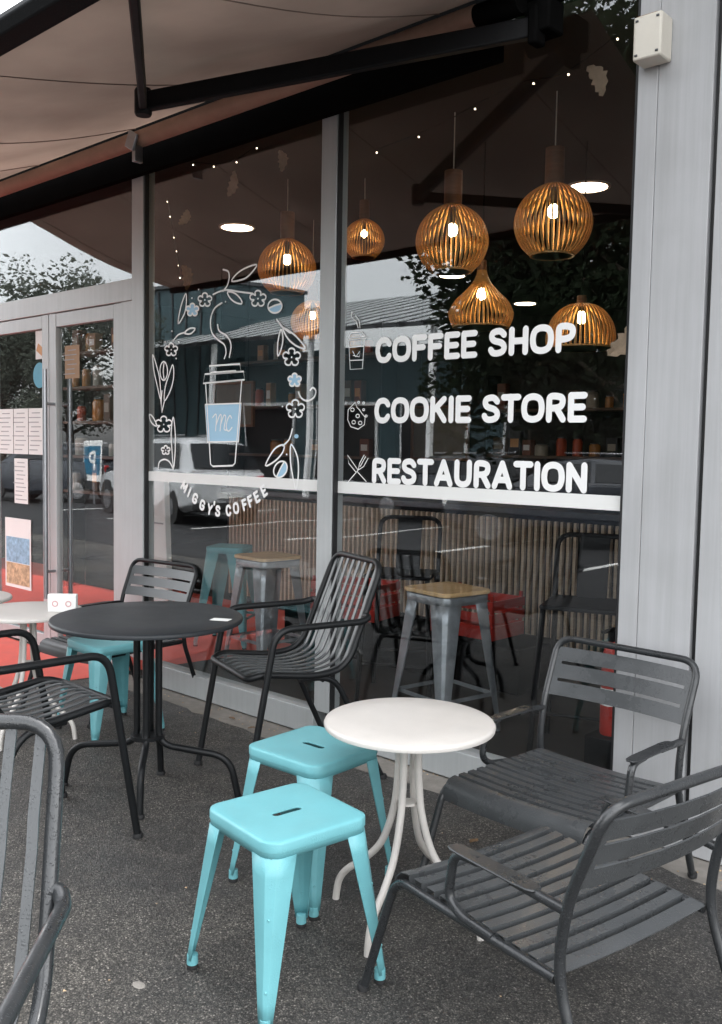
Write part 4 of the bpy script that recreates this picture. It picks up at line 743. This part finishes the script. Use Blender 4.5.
# small things on the tables
cd = tag(MB().box((0, 0, .0012), (.085, .052, .0012)).build('paper_card', M['paper'], smooth=False), 'small white paper card lying at the edge of the dark table', 'card'); place(cd, -3.17, -.985, .5, .8104)
tc = tag(empty('table_card', (-4.44, -1.02, .6805), .75), 'white tent card with pink round prints standing on the left cream table', 'table card')
MB().box((0, 0, .048), (.15, .035, .094)).build('card_body', M['paper'], tc, bevel=.003)
for k in (-1, 1): 
    mb = MB(); mb.lathe([(.011, -.001), (.016, -.001), (.016, .001), (.011, .001), (.011, -.001)], n=20); mb.f = [q for q in mb.f if len(q) == 4]
    o = mb.build('round_print', M['pink'], tc); o.data.transform(Matrix.Translation((k*.035, -.019, .045)) @ Matrix.Rotation(PI/2, 4, 'X'))
# dry leaves and flecks on the ground
for i, (x, y, rz, s_) in enumerate(((-1.57, -.49, .3, .026), (-1.277, -.747, 1.2, .030), (-1.672, -.693, 2.0, .026), (-1.403, -1.068, .7, .030), (-1.445, -.902, 2.6, .024), (-3.86, -.20, 1.0, .03), (-4.08, -.16, .2, .028), (-2.1, -.55, 1.6, .035))):
    mb = MB(); n = 10
    vs = []
    for k in range(n+1):
        t = k/n; wdt = .38*s_*math.sin(PI*min(1, t*1.02))**.7*(1+.3*((k*5) % 3-1))
        for a in (-1, 0, 1): vs.append(((t-.5)*s_*1.6, a*wdt, .004+.10*s_*abs(a)+.12*s_*math.sin(t*5+i)*.5+.06*s_))
    fs = [(3*k+a, 3*k+a+1, 3*k+a+4, 3*k+a+3) for k in range(n) for a in (0, 1)]
    mb.add(vs, fs); o = mb.build('dry_leaf', M['dry'], solid=.0008); place(o, x, y, rz)
    tag(o, 'small curled brown leaf lying on the asphalt' if i < 5 or i == 7 else 'tiny pale leaf scrap lying by the shop window base', 'leaf', 'dry leaves on the ground')
mb = MB(); mb.lathe([(0, .0012), (.022, .001), (.026, 0)], n=16); o = mb.build('gum_spot', M['concrete']); place(o, -2.222, -2.05, 0); o.scale = (.9, .6, 1)
tag(o, 'flattened pale gum spot on the asphalt left of the front stool', 'gum')

mb = MB()
for k in range(260):
    x = rnd.uniform(-5.2, 1.0); y = -.035-abs(rnd.gauss(0, .10)) if k < 190 else rnd.uniform(-2.4, -.3); s_ = rnd.uniform(.0025, .007); z = .0 if y < -.24 else -.006
    a = rnd.uniform(0, 6.28); p = [(x+s_*math.cos(a+i*2.094)*rnd.uniform(.7, 1.5), y+s_*math.sin(a+i*2.094), z+.001) for i in range(3)]
    mb.add(p+[(x, y, z+s_*.8)], [(0, 1, 3), (1, 2, 3), (2, 0, 3), (0, 2, 1)])
tag(mb.build('litter', M['sand'], smooth=False), kind='stuff')
# ------------------------------------------------------------------ inside the cafe
def lamp(kind, x, y, z, sc, lab):
    """pendant of bent veneer ribs; z = middle of the shade"""
    o = tag(empty('pendant_lamp', (x, y, z)), lab, 'pendant lamp', 'amber pendant lamps of bent veneer ribs')
    if kind == 'globe': prof = [(.048, .215), (.10, .19), (.16, .145), (.205, .08), (.225, 0), (.215, -.07), (.180, -.14), (.135, -.185), (.125, -.19)]; top = .215
    elif kind == 'onion': prof = [(.030, .24), (.040, .19), (.070, .13), (.125, .07), (.185, .01), (.222, -.06), (.222, -.10), (.205, -.15), (.190, -.165)]; top = .24
    else: prof = [(.035, .15), (.09, .138), (.15, .10), (.20, .03), (.222, -.05), (.220, -.12), (.215, -.135)]; top = .15
    C = catmull([(r, 0, z_) for r, z_ in prof], 4); n = 42; mb = MB()
    for k in range(n):
        a = 2*PI*k/n; vs = []; fs = []
        for p in C:
            r, zz = p.x*sc, p.z*sc; hw = (.0032+.0108*p.x)*sc
            for rr_, tw in ((r, -hw), (r, hw), (r-.012*sc, hw), (r-.012*sc, -hw)):
                vs.append((rr_*math.cos(a)-tw*math.sin(a), rr_*math.sin(a)+tw*math.cos(a), zz))
        m_ = len(C)
        for i in range(m_-1):
            for e in range(4): fs.append((i*4+e, i*4+(e+1) % 4, i*4+4+(e+1) % 4, i*4+4+e))
        mb.add(vs, fs)
    rb, zb = prof[-1]; mb.lathe([((rb-.012)*sc, zb*sc-.006), ((rb+.004)*sc, zb*sc-.006), ((rb+.004)*sc, zb*sc+.006), ((rb-.012)*sc, zb*sc+.006), ((rb-.012)*sc, zb*sc-.006)], n=34)
    mb.build('shade', M['lamp_wood'], o, angle=40)
    nk = .20 if kind == 'globe' else .05
    MB().lathe([(.0, top*sc-.02), (.055*sc if kind == 'globe' else .034*sc, top*sc-.02), (.055*sc if kind == 'globe' else .030*sc, (top+nk)*sc), (0, (top+nk)*sc)], n=20).build('neck', M['lamp_neck'], o)
    MB().tube([(0, 0, (top+nk)*sc), (0, 0, 3.67-z)], .004, 6).build('cord', M['plastic' if kind == 'globe' else 'matt_black'], o)
    b = MB(); b.sphere((0, 0, .06*sc), .034*sc, 14, 10, (1, 1, 1.2)); b.build('bulb', M['bulb'], o)
    MB().lathe([(0, .10*sc), (.02*sc, .10*sc), (.02*sc, top*sc), (0, top*sc)], n=12).build('socket', M['black'], o)
    return o
lamp('globe', -2.957, 1.316, 2.92, 1.02, 'round globe lamp nearest the grey pillar, highest of all')
lamp('globe', -3.622, 1.215, 2.887, 1.02, 'round globe lamp in the middle of the right window')
lamp('onion', -3.80, 1.80, 2.585, 1.00, 'onion shaped lamp hanging below the globe lamps')
lamp('dome', -3.26, 2.22, 2.425, 1.06, 'low dome lamp behind the last letters of COFFEE SHOP')
lamp('globe', -5.512, 1.558, 2.985, 1.03, 'globe lamp in the left window above the cup drawing')
lamp('globe', -5.02, 1.92, 3.20, .72, 'small globe lamp showing beside the middle window frame')
lamp('globe', -6.30, 2.62, 2.74, .9, 'small lamp glowing through the flower drawing in the left window')

for i, (x, y, lab) in enumerate(((-7.068, 2.343, 'round white ceiling light in the left window'), (-3.785, 3.191, 'round white ceiling light right of the highest globe lamp'), (-7.409, 7.966, 'round ceiling light far back between the onion and dome lamps'), (-6.94, 5.607, 'round ceiling light just above the onion lamp'))):
    o = tag(empty('ceiling_light', (x, y, 3.668)), lab, 'ceiling light', 'recessed ceiling lights')
    MB().lathe([(0, -.004), (.15, -.004)], n=28).build('diffuser', M['down'], o); MB().lathe([(.151, -.001), (.152, -.012), (.175, -.010), (.178, -.001)], n=28).build('trim_ring', M['plastic'], o)

# fairy lights: wire with bulbs
def fairy(pts, lab, n):
    o = tag(empty('fairy_lights', pts[0]), lab, 'fairy lights'); P = catmull([Vector(p)-Vector(pts[0]) for p in pts], 8)
    MB().tube(P, .003, 5).build('wire', M['black'], o)
    for k in range(n):
        p = P[int(k*(len(P)-1)/max(1, n-1))]; b = MB(); b.sphere((p.x, p.y, p.z-.02), .005, 8, 6); b.build('bulb', M['fairy'], o)
fairy([(-6.05, .8, 3.45), (-6.0, .82, 3.2), (-5.92, .8, 3.02), (-5.86, .78, 2.85)], 'short string of fairy lights hanging down at the left window edge', 6)
fairy([(-5.6, .7, 3.62), (-5.2, .7, 3.54), (-4.9, .7, 3.60)], 'fairy lights strung along the top of the left window', 4)
fairy([(-3.9, .8, 3.40), (-3.4, .75, 3.42), (-2.85, .7, 3.50), (-2.5, .6, 3.44), (-2.15, .5, 3.5)], 'fairy lights strung across the top of the right window', 6)
# dried sprays hung behind the glass
for i, (x, y, z, s_, tl, lab) in enumerate(((-5.29, .8, 3.44, .19, .5, 'pale dried frond hanging above the ceiling light in the left window'), (-5.0, 1.0, 3.58, .14, -.2, 'pale dried frond near the top of the left window'), (-2.27, .5, 3.31, .15, -.7, 'pale dried frond high in the right window near the white box'), (-1.93, .2, 2.08, .20, .5, 'pale dried frond beside the window edge next to the dome lamp'), (-6.0, .9, 3.33, .13, .3, 'pale dried frond by the left window frame'), (-5.72, .7, 2.80, .18, -.5, 'brown dried frond above the flower drawing'))):
    mb = MB(); vs = []; n = 12
    for k in range(n+1):
        t = k/n; wdt = s_*.26*math.sin(PI*t)**.6*(1+.25*math.sin(k*2.4))
        for a in (-1, 0, 1): vs.append((a*wdt+.25*s_*math.sin(t*2.5), -.03*abs(a)*s_*2, (t-.5)*s_))
    mb.add(vs, [(3*k+a, 3*k+a+1, 3*k+a+4, 3*k+a+3) for k in range(n) for a in (0, 1)])
    o = mb.build('dried_frond', M['pale_leaf'] if i != 5 else M['dry'], solid=.004); o.location = (x, y, z); o.rotation_euler = (.2, tl, .3*i)
    tag(o, lab, 'dried frond', 'dried fronds hung behind the glass')

for i, (x, y, z, lab) in enumerate(((-3.75, 1.75, .30, 'red slatted crate on a low black bench behind the wooden topped stool'), (-4.75, 1.6, .30, 'red slatted crate on a low black bench behind the tall strip armchair'))):
    o = tag(empty('crate', (x, y, z), .2*i), lab, 'crate', 'red crates inside the cafe')
    mb = MB(); [mb.box((0, s*.19, .06+k*.085), (.56, .012, .06)) for s in (-1, 1) for k in range(3)]; mb.build('side_panel', M['red_gloss'], o, smooth=False)
    mb = MB(); [mb.box((s*.275, 0, .06+k*.085), (.012, .366, .06)) for s in (-1, 1) for k in range(3)]; mb.build('end_panel', M['red_gloss'], o, smooth=False)
    MB().box((0, 0, .015), (.56, .39, .03)).build('base', M['red_gloss'], o, smooth=False)
    for sx in (-1, 1):
        for sy in (-1, 1): MB().box((sx*.262, sy*.175, .165), (.02, .018, .27)).build('corner_post', M['red_gloss'], o, smooth=False)
bn_ = tag(MB().box((-4.3, 1.72, .148), (2.2, .5, .296)).build('low_bench', M['matt_black'], bevel=.006), 'low black bench carrying the red crates inside the cafe', 'bench')
# slatted counter
cn = tag(empty('counter', (-5.1, 2.5, 0)), 'long counter faced with pale upright wooden slats behind the windows', 'counter')
mb = MB(); xx = -2.2
while xx < 2.25: mb.box((xx, -.012, .56), (.022, .034, .98)); xx += .055
mb.build('slat_panel', M['slat_wood'], cn, smooth=False)
MB().box((0, .30, .545), (4.5, .56, 1.07)).build('carcass', M['black'], cn, smooth=False); MB().box((0, .28, 1.11), (4.6, .68, .05)).build('worktop', M['dark_steel'], cn, bevel=.006)
# right part of the slats, shade painted into the brown wood
cn2 = tag(empty('shaded_slats', (-2.25, 2.2, 0)), 'slats at the right end of the window, browned for shade', 'screen')
mb = MB(); xx = -.62
while xx < .75: mb.box((xx, 0, .72), (.022, .03, 1.42)); xx += .048
mb.build('slat_panel', wood('shaded_slat_wood', (.10, .05, .03), (.19, .10, .06)), cn2, smooth=False); MB().box((.06, .03, .72), (1.42, .02, 1.42)).build('backing', M['black'], cn2, smooth=False)
# shelves with jars
def shelf(x, y, wd, zs, lab, seed, depth=.26):
    o = tag(empty('wall_shelf', (x, y, 0)), lab, 'shelf')
    for z in zs: MB().box((0, 0, z), (wd, depth, .03)).build('shelf_board', M['packet_b'], o, bevel=.003)
    for s in (-1, 1): MB().box((s*(wd/2+.016), 0, max(zs)/2+.2), (.03, depth, max(zs)+.4)).build('side_panel', M['black'], o, smooth=False)
    MB().box((0, depth/2+.012, max(zs)/2+.2), (wd, .02, max(zs)+.4)).build('back_panel', M['wall'], o, smooth=False)
    r2 = random.Random(seed)
    for zi, z in enumerate(zs):
        q = -wd/2+.12
        while q < wd/2-.1:
            if r2.random() < .62:
                h = r2.uniform(.12, .26); r = r2.uniform(.04, .075); mt = M[r2.choice(['jar_a', 'jar_a', 'jar_b', 'jar_c'])]
                if r2.random() < .5:
                    h = r2.uniform(.16, .30); wd_ = r2.uniform(.09, .16); p_ = MB().box((0, 0, h/2), (wd_, .09, h)); o_ = p_.build('packet', M[r2.choice(['packet_a', 'packet_b', 'cardboard', 'packet_c'])], bevel=.006); o_.location = (x+q, y+r2.uniform(-.05, .02), z+.0152); o_.rotation_euler = (0, 0, r2.uniform(-.2, .2))
                    l_ = MB().box((0, -.046, h*.5), (wd_*.7, .002, h*.35)).build('packet_label', M[r2.choice(['paper', 'jar_c', 'orange'])], o_, smooth=False); tag(o_, 'packet standing on %s' % lab[:60], 'packet', 'packets on the shelves'); q += wd_*.5+r2.uniform(.08, .16); continue
                j = tag(empty('storage_jar', (x+q, y+r2.uniform(-.05, .03), z+.0152)), 'jar or tin standing on %s' % lab[:60], 'jar', 'jars and tins on the shelves')
                b = MB(); b.lathe([(0, 0), (r*.95, 0), (r, .01), (r, h*.8), (r*.75, h*.92), (0, h*.92)], n=16); b.build('jar_body', mt, j); c = MB(); c.lathe([(0, h*.93), (r*.8, h*.93), (r*.8, h), (0, h)], n=16); c.build('lid', M['dark_steel'], j)
            q += r2.uniform(.16, .24)
shelf(-8.55, 1.8, 1.15, (1.05, 1.42, 1.78, 2.14, 2.50), 'dark shelf unit seen through the entrance door', 3)
shelf(-8.2, 4.4, 2.6, (1.45, 2.05, 2.62), 'long back shelf with amber jars seen through the left window', 5)
shelf(-4.9, 5.2, 2.2, (1.5, 2.0), 'back shelf behind the lettered window', 8)
for i, (x, y, z, a, b, lab) in enumerate(((-8.6, 3.6, 2.05, .7, .5, 'dark framed menu board left of the cup drawing'), (-6.6, 5.0, 1.75, .8, .6, 'dark framed menu board right of the middle frame'))):
    o = tag(empty('menu_board', (x, y, z)), lab, 'menu board'); MB().box((0, 0, 0), (a, .02, b)).build('panel', M['board'], o, smooth=False)
    f = MB()
    for s in (-1, 1): f.box((s*a/2, -.01, 0), (.03, .04, b+.03)); f.box((0, -.01, s*b/2), (a-.03, .04, .03))
    f.build('frame', M['lamp_neck'], o, bevel=.003); MB().tube([(-a/2+.1, 0, b/2), (-a/2+.1, 0, 3.67-z)], .004, 5).build('hanger', M['black'], o); MB().tube([(a/2-.1, 0, b/2), (a/2-.1, 0, 3.67-z)], .004, 5).build('hanger', M['black'], o)
# bar stools and bar chairs behind the glass
GI = 'bar seats behind the glass'
b1 = metal_stool(M['stool_steel'], .78, .172, .225, M['seat_wood'], False, True); tag(b1, 'tall steel bar stool with honey wooden top behind the right window', 'bar stool', GI); place(b1, -3.10, .56, math.radians(-10))
b2 = copy_tree(b1); tag(b2, 'tall steel bar stool with wooden top just left of the middle frame', 'bar stool', GI); place(b2, -4.88, .82, math.radians(-4))
b3 = metal_stool(M['teal_dry'], .78, .150, .215, None, True, True); tag(b3, 'tall turquoise bar stool inside the left window', 'bar stool', GI); place(b3, -5.70, 1.15, math.radians(30))
def bar_chair():
    o = empty('bar_chair'); H = .78
    s_ = MB(); s_.box((0, 0, H), (.42, .40, .025)); s_.build('seat', M['black'], o, bevel=.012)
    for sx in (-1, 1):
        MB().tube([(sx*.19, -.18, H), (sx*.23, -.23, 0)], .015, 10).build('leg', M['black'], o); MB().tube([(sx*.19, .18, H), (sx*.23, .24, 0)], .015, 10).build('leg', M['black'], o)
    MB().tube(fillet([(-.20, .17, H), (-.20, .24, H+.34), (.20, .24, H+.34), (.20, .17, H)], [0, .08, .08, 0], 8), .014, 10).build('back_frame', M['black'], o)
    MB().box((0, .20, H+.17), (.16, .012, .33), mat=Matrix.Rotation(-.2, 3, 'X')).build('back_splat', M['black'], o, bevel=.003)
    for y in (-.215, .22): MB().tube([(-.215, y, .24), (.215, y, .24)], .009, 8).build('foot_rail', M['black'], o)
    return o
k1 = bar_chair(); tag(k1, 'tall black bar chair with tube back left of the wooden topped stool', 'bar chair', GI); place(k1, -3.75, .95, .5)
k2 = copy_tree(k1); tag(k2, 'tall black bar chair with tube back near the grey pillar', 'bar chair', GI); place(k2, -2.36, .78, .35)
# extinguisher and bin by the window edge
ex = tag(empty('fire_extinguisher', (-1.99, .36, .27)), 'red fire extinguisher standing by the window edge behind the slatted chair', 'extinguisher')
MB().lathe([(0, 0), (.044, 0), (.048, .01), (.048, .36), (.034, .41), (.018, .44), (0, .44)], n=20).build('cylinder', M['red_gloss'], ex); MB().lathe([(.0483, .14), (.049, .14), (.049, .22), (.0483, .22)], n=20).build('label_band', M['paper'], ex)
mb = MB(); mb.box((0, 0, .46), (.03, .05, .05)); mb.box((0, -.04, .49), (.02, .12, .015)); mb.build('valve', M['black'], ex, bevel=.003)
tag(MB().box((-1.99, .36, .134), (.16, .18, .268)).build('plinth_block', M['black'], bevel=.004), 'small black block under the red fire extinguisher', 'block')
ds = tag(empty('display_stand', (-6.12, .75, 0)), 'white tapering display stand inside the left edge of the window', 'stand')
MB().prism([(-.18, 0, 0), (.18, 0, 0), (.10, 0, 1.36), (-.10, 0, 1.36)], (0, .05, 0)).build('board', M['paper'], ds, bevel=.004); MB().box((0, -.002, .95), (.20, .003, .012)).build('shelf_line', M['ink'], ds, smooth=False)

# ------------------------------------------------------------------ across the road (seen in the glass)
def tree(x, y, h, cr, lab, seed, lm, n=5200, low=.28, ls=1.0):
    r2 = random.Random(seed); o = tag(empty('street_tree', (x, y, 0)), lab, 'tree', 'trees across the road')
    tr = MB(); tr.tube([(0, 0, 0), (.05, .03, h*.25), (-.04, .05, h*.5), (.03, 0, h*.8)], [.19, .15, .11, .03], 9); tk = tr.build('trunk', M['bark'], o)
    tips = []
    for k in range(15):
        a = r2.uniform(0, 2*PI); z0 = h*r2.uniform(low, .75); L_ = cr*r2.uniform(.45, .95); up = r2.uniform(.15, .8)
        p = Vector((0, 0, z0)); q = p+Vector((math.cos(a)*L_, math.sin(a)*L_, L_*up)); m_ = (p+q)/2+Vector((r2.uniform(-.2, .2), r2.uniform(-.2, .2), .1))
        MB().tube([p, m_, q], [.06, .04, .015], 6).build('limb', M['bark'], tk); tips += [q, m_.lerp(q, .5)]
    tips += [Vector((r2.uniform(-.3, .3)*cr, r2.uniform(-.3, .3)*cr, h*r2.uniform(.8, .98))) for _ in range(5)]
    cl = [(t, cr*r2.uniform(.30, .52)) for t in tips]; mb = MB()
    for _ in range(n):
        c, R0 = r2.choice(cl); d = Vector((r2.gauss(0, 1), r2.gauss(0, 1), r2.gauss(0, .8))).normalized()*R0*r2.random()**.45
        p = c+d; u = Vector((r2.gauss(0, 1), r2.gauss(0, 1), r2.gauss(0, .6))).normalized(); v = u.orthogonal().normalized(); s_ = r2.uniform(.09, .19)*ls
        mb.add([p-u*s_, p+v*s_*.55, p+u*s_, p-v*s_*.55], [(0, 1, 2, 3)])
    mb.build('crown', lm, o, smooth=False); return o
tree(-9.4, -11.4, 7.6, 3.0, 'dense dark tree across the road mirrored behind the globe lamps', 1, M['leaf'], 24000, .12, .62)
tree(-6.9, -11.0, 9.2, 3.2, 'tall dark tree across the road mirrored beside the window edge', 2, M['leaf'], 26000, .10, .62)
tree(-3.5, -12.5, 8.5, 2.8, 'broad tree across the road opposite the pillar', 3, M['leaf2'], 6000)
tree(-27.5, -12.5, 7.2, 2.5, 'leafy grey-green tree mirrored in the glass above the door', 4, M['leaf2'], 16000, .2, .55)
tree(-31.5, -12.0, 6.2, 2.3, 'low leafy tree mirrored at the far left above the door', 5, M['leaf2'], 14000, .2, .55)
tree(-37.0, -12.5, 6.4, 2.2, 'leafy tree at the far end of the row across the road', 6, M['leaf2'], 14000, .2, .55)
# louvred market building
mk = tag(empty('market_building', (-20, -18, 0)), 'petrol clad building with a white louvred canopy across the road', 'building')
MB().box((1.6, -4, 2.3), (16, 8, 4.6)).build('wall', M['tealwall'], mk, smooth=False)
for k in range(4):
    f = MB().box((-4.0+k*3.6, .04, 1.7), (2.6, .06, 2.6)).build('window', M['white_steel'], mk, smooth=False); MB().box((-4.0+k*3.6, .085, 1.7), (2.4, .02, 2.4)).build('pane', M['car_glass'], f, smooth=False)
lo = MB()
for k in range(24): lo.bar((-9.7+k*.82, 2.4, 4.9), (-8.7+k*.82, -4.6, 7.0), .52, .02)
lo.build('louvre_roof', M['louvre'], mk, smooth=False)
rf = MB()
for k in range(24): rf.bar((-9.29+k*.82, 2.45, 4.82), (-8.29+k*.82, -4.6, 6.92), .06, .14)
for k in range(12): rf.bar((-9.3+k*1.6, 1.6, 5.0), (-7.9+k*1.6, -1.2, 5.9), .05, .07)
rf.build('rafter_row', M['dark_steel'], mk, smooth=False)
bmz = MB()
for k in range(9): bmz.bar((-9.9, 2.3-k*.85, 4.85+k*.255), (10.4, 2.3-k*.85, 4.85+k*.255), .08, .12)
bmz.build('rafter', M['dark_steel'], mk, smooth=False)
for k in range(5): MB().box((-9.3+k*4.65, 2.0, 2.45), (.14, .14, 4.9)).build('post', M['white_steel'], mk, smooth=False)
tb = tag(empty('tall_block', (-28.9, -17.2, 0)), 'tall petrol clad block at the left end of the louvred canopy across the road', 'building')
MB().box((0, -2, 3.6), (6.2, 4, 7.2)).build('wall', M['tealwall'], tb, smooth=False)
for k in range(8): MB().box((-2.8+k*.8, .03, 3.6), (.05, .06, 7.1)).build('cladding_rib', M['dark_steel'], tb, smooth=False)
MB().box((0, -2, 7.26), (6.4, 4.2, .12)).build('roof', M['dark_steel'], tb, smooth=False)
gb = tag(empty('grey_building', (-9.5, -19, 0)), 'plain pale grey rendered block behind the dark trees across the road', 'building')
MB().box((0, -3, 1.9), (9, 6, 3.8)).build('wall', M['render'], gb, smooth=False)
for k in range(3): f = MB().box((-2.8+k*2.8, .03, 1.7), (1.5, .05, 1.5)).build('window', M['dark_steel'], gb, smooth=False); MB().box((-2.8+k*2.8, .06, 1.7), (1.3, .02, 1.3)).build('pane', M['car_glass'], f, smooth=False)
MB().box((0, -3, 3.85), (9.3, 6.3, .14)).build('roof', M['dark_steel'], gb, smooth=False)

# cars (front towards -x)
def car(x, y, rz, mt, lab, h=1.62, L_=4.2):
    o = tag(empty('parked_car', (x, y, 0), rz), lab, 'car', 'cars parked across the road'); k = L_/4.2
    stations = [ # x, half width, z bottom, z belt
        (-2.10, .62, .42, .62), (-2.02, .76, .28, .74), (-1.75, .84, .24, .86), (-1.2, .88, .24, .96), (-.75, .90, .24, 1.0), (0, .90, .24, 1.02), (1.0, .90, .24, 1.06), (1.75, .88, .26, 1.08), (2.0, .82, .32, 1.04), (2.10, .74, .42, .92)]
    vs = []; fs = []
    for sx, hw, zb, zt in stations:
        zm = zb+(zt-zb)*.55
        for yy, zz in ((-hw*.86, zb), (-hw, zb+.10), (-hw*1.02, zm), (-hw*.96, zt), (0, zt+.03), (hw*.96, zt), (hw*1.02, zm), (hw, zb+.10), (hw*.86, zb)): vs.append((sx*k, yy, zz))
    for i in range(len(stations)-1):
        for j in range(9): fs.append((i*9+j, i*9+(j+1) % 9, i*9+9+(j+1) % 9, i*9+9+j))
    fs += [tuple(range(9)), tuple(reversed(range(len(vs)-9, len(vs))))]
    b = MB(); b.add(vs, fs); b.build('body', mt, o, angle=30, bevel=.02)
    gh = [(-1.05, .80, 1.0, .80, 1.0), (-.35, .80, 1.02, .66, h-.05), (.3, .82, 1.03, .68, h), (1.3, .82, 1.05, .67, h-.04), (1.62, .80, 1.06, .64, h-.12), (2.0, .74, 1.05, .70, 1.08)]
    vs = []; fs = []
    for sx, wb, zb, wt, zt in gh:
        for yy, zz in ((-wb, zb), (-wt, zt-.05 if zt > 1.2 else zt), (-wt*.8, zt), (wt*.8, zt), (wt, zt-.05 if zt > 1.2 else zt), (wb, zb)): vs.append((sx*k, yy, zz))
    for i in range(len(gh)-1):
        for j in range(6): fs.append((i*6+j, i*6+(j+1) % 6, i*6+6+(j+1) % 6, i*6+6+j))
    fs += [tuple(range(6)), tuple(reversed(range(len(vs)-6, len(vs))))]
    c = MB(); c.add(vs, fs); c.build('cabin', mt, o, angle=30)
    for s in (-1, 1):
        for xa, xb, xc, xd in ((-.62, -.26, .28, .28), (.36, .36, 1.42, 1.60)):
            f = lambda t, zz: .82-(zz-1.03)/(h-1.03)*.14
            z0, z1 = 1.09, h-.13; pts = [(xa*k, s*(f(0, z0)+.004), z0), (xb*k, s*(f(0, z1)+.004), z1), (xc*k, s*(f(0, z1)+.004), z1), (xd*k, s*(f(0, z0)+.004), z0)]
            MB().prism(pts, (0, s*.012, 0)).build('side_window', M['car_glass'], o, smooth=False)
        for xw in (-1.28*k, 1.28*k):
            wl = MB(); wl.lathe([(0, -.10), (.29, -.10), (.325, -.06), (.325, .06), (.29, .10), (0, .10)], n=28); wo = wl.build('wheel', M['tyre'], o); wo.data.transform(Matrix.Translation((xw, s*.80, .325)) @ Matrix.Rotation(PI/2, 4, 'X'))
            rm = MB(); rm.lathe([(0, -.012), (.21, -.012), (.215, .012), (.15, .02), (0, .005)], n=20); ro = rm.build('rim', M['rim'], wo); ro.data.transform(Matrix.Translation((xw, s*.902, .325)) @ Matrix.Rotation(-s*PI/2, 4, 'X'))
            aw_ = MB(); aw_.lathe([(0, -.01), (.40, -.01), (.40, .01), (0, .01)], n=28); ao = aw_.build('wheel_arch', M['tyre'], o); ao.data.transform(Matrix.Translation((xw, s*.893, .36)) @ Matrix.Rotation(PI/2, 4, 'X'))
        MB().box((2.03*k, s*.66, .86), (.12, .20, .26)).build('tail_light', M['lampred'], o, bevel=.03)
        MB().box((-2.0*k, s*.60, .68), (.14, .30, .14)).build('headlight', M['white_steel'], o, bevel=.03)
    MB().prism([(1.68*k, -.60, h-.16), (1.68*k, .60, h-.16), (1.99*k, .66, 1.12), (1.99*k, -.66, 1.12)], (.02, 0, .02)).build('rear_window', M['car_glass'], o, smooth=False)
    MB().prism([(-.36*k, -.60, h-.10), (-.36*k, .60, h-.10), (-1.0*k, .72, 1.06), (-1.0*k, -.72, 1.06)], (-.02, 0, .02)).build('windscreen', M['car_glass'], o, smooth=False)
    MB().box((2.12*k, 0, .62), (.03, .52, .12)).build('number_plate', M['paper'], o, bevel=.003); MB().box((2.05*k, 0, .40), (.14, 1.5, .16)).build('rear_bumper', M['tyre'], o, bevel=.03)
    for s in (-1, 1): MB().bar((-.2*k, s*.62, h+.03), (1.4*k, s*.60, h+.03), .03, .03).build('roof_rail', M['rim'], o, bevel=.008)
    return o
car(-16.26, -8.41, .21, M['car_white'], 'silver parked car mirrored in the left window behind the cup drawing', 1.72, 4.8)
car(-7.7, -10.2, -.35, M['car_dark'], 'dark parked car mirrored behind the word RESTAURATION', 1.5)
car(-22.5, -9.0, -.5, M['car_dark'], 'dark parked car mirrored in the entrance door glass', 1.5)
car(-11.8, -12.4, -.2, M['car_dark'], 'dark parked car in the second row behind the silver one', 1.5)
# parking sign
ps = tag(empty('parking_sign', (-20.4, -9.0, 0), PI), 'blue square parking sign with white P on a post', 'road sign')
MB().tube([(0, .04, 0), (0, .04, 1.62)], .03, 10).build('post', M['steel'], ps)
MB().box((0, 0, 1.1), (.86, .03, 1.0)).build('panel', M['paper'], ps, bevel=.01); MB().box((0, -.018, 1.12), (.78, .006, .70)).build('blue_field', M['blue_sign'], ps, smooth=False)
mb = MB(); glyph(mb, 'P', -.16, .88, .48, 1.0, .045, -.026); mb.build('letter', M['paper'], ps)
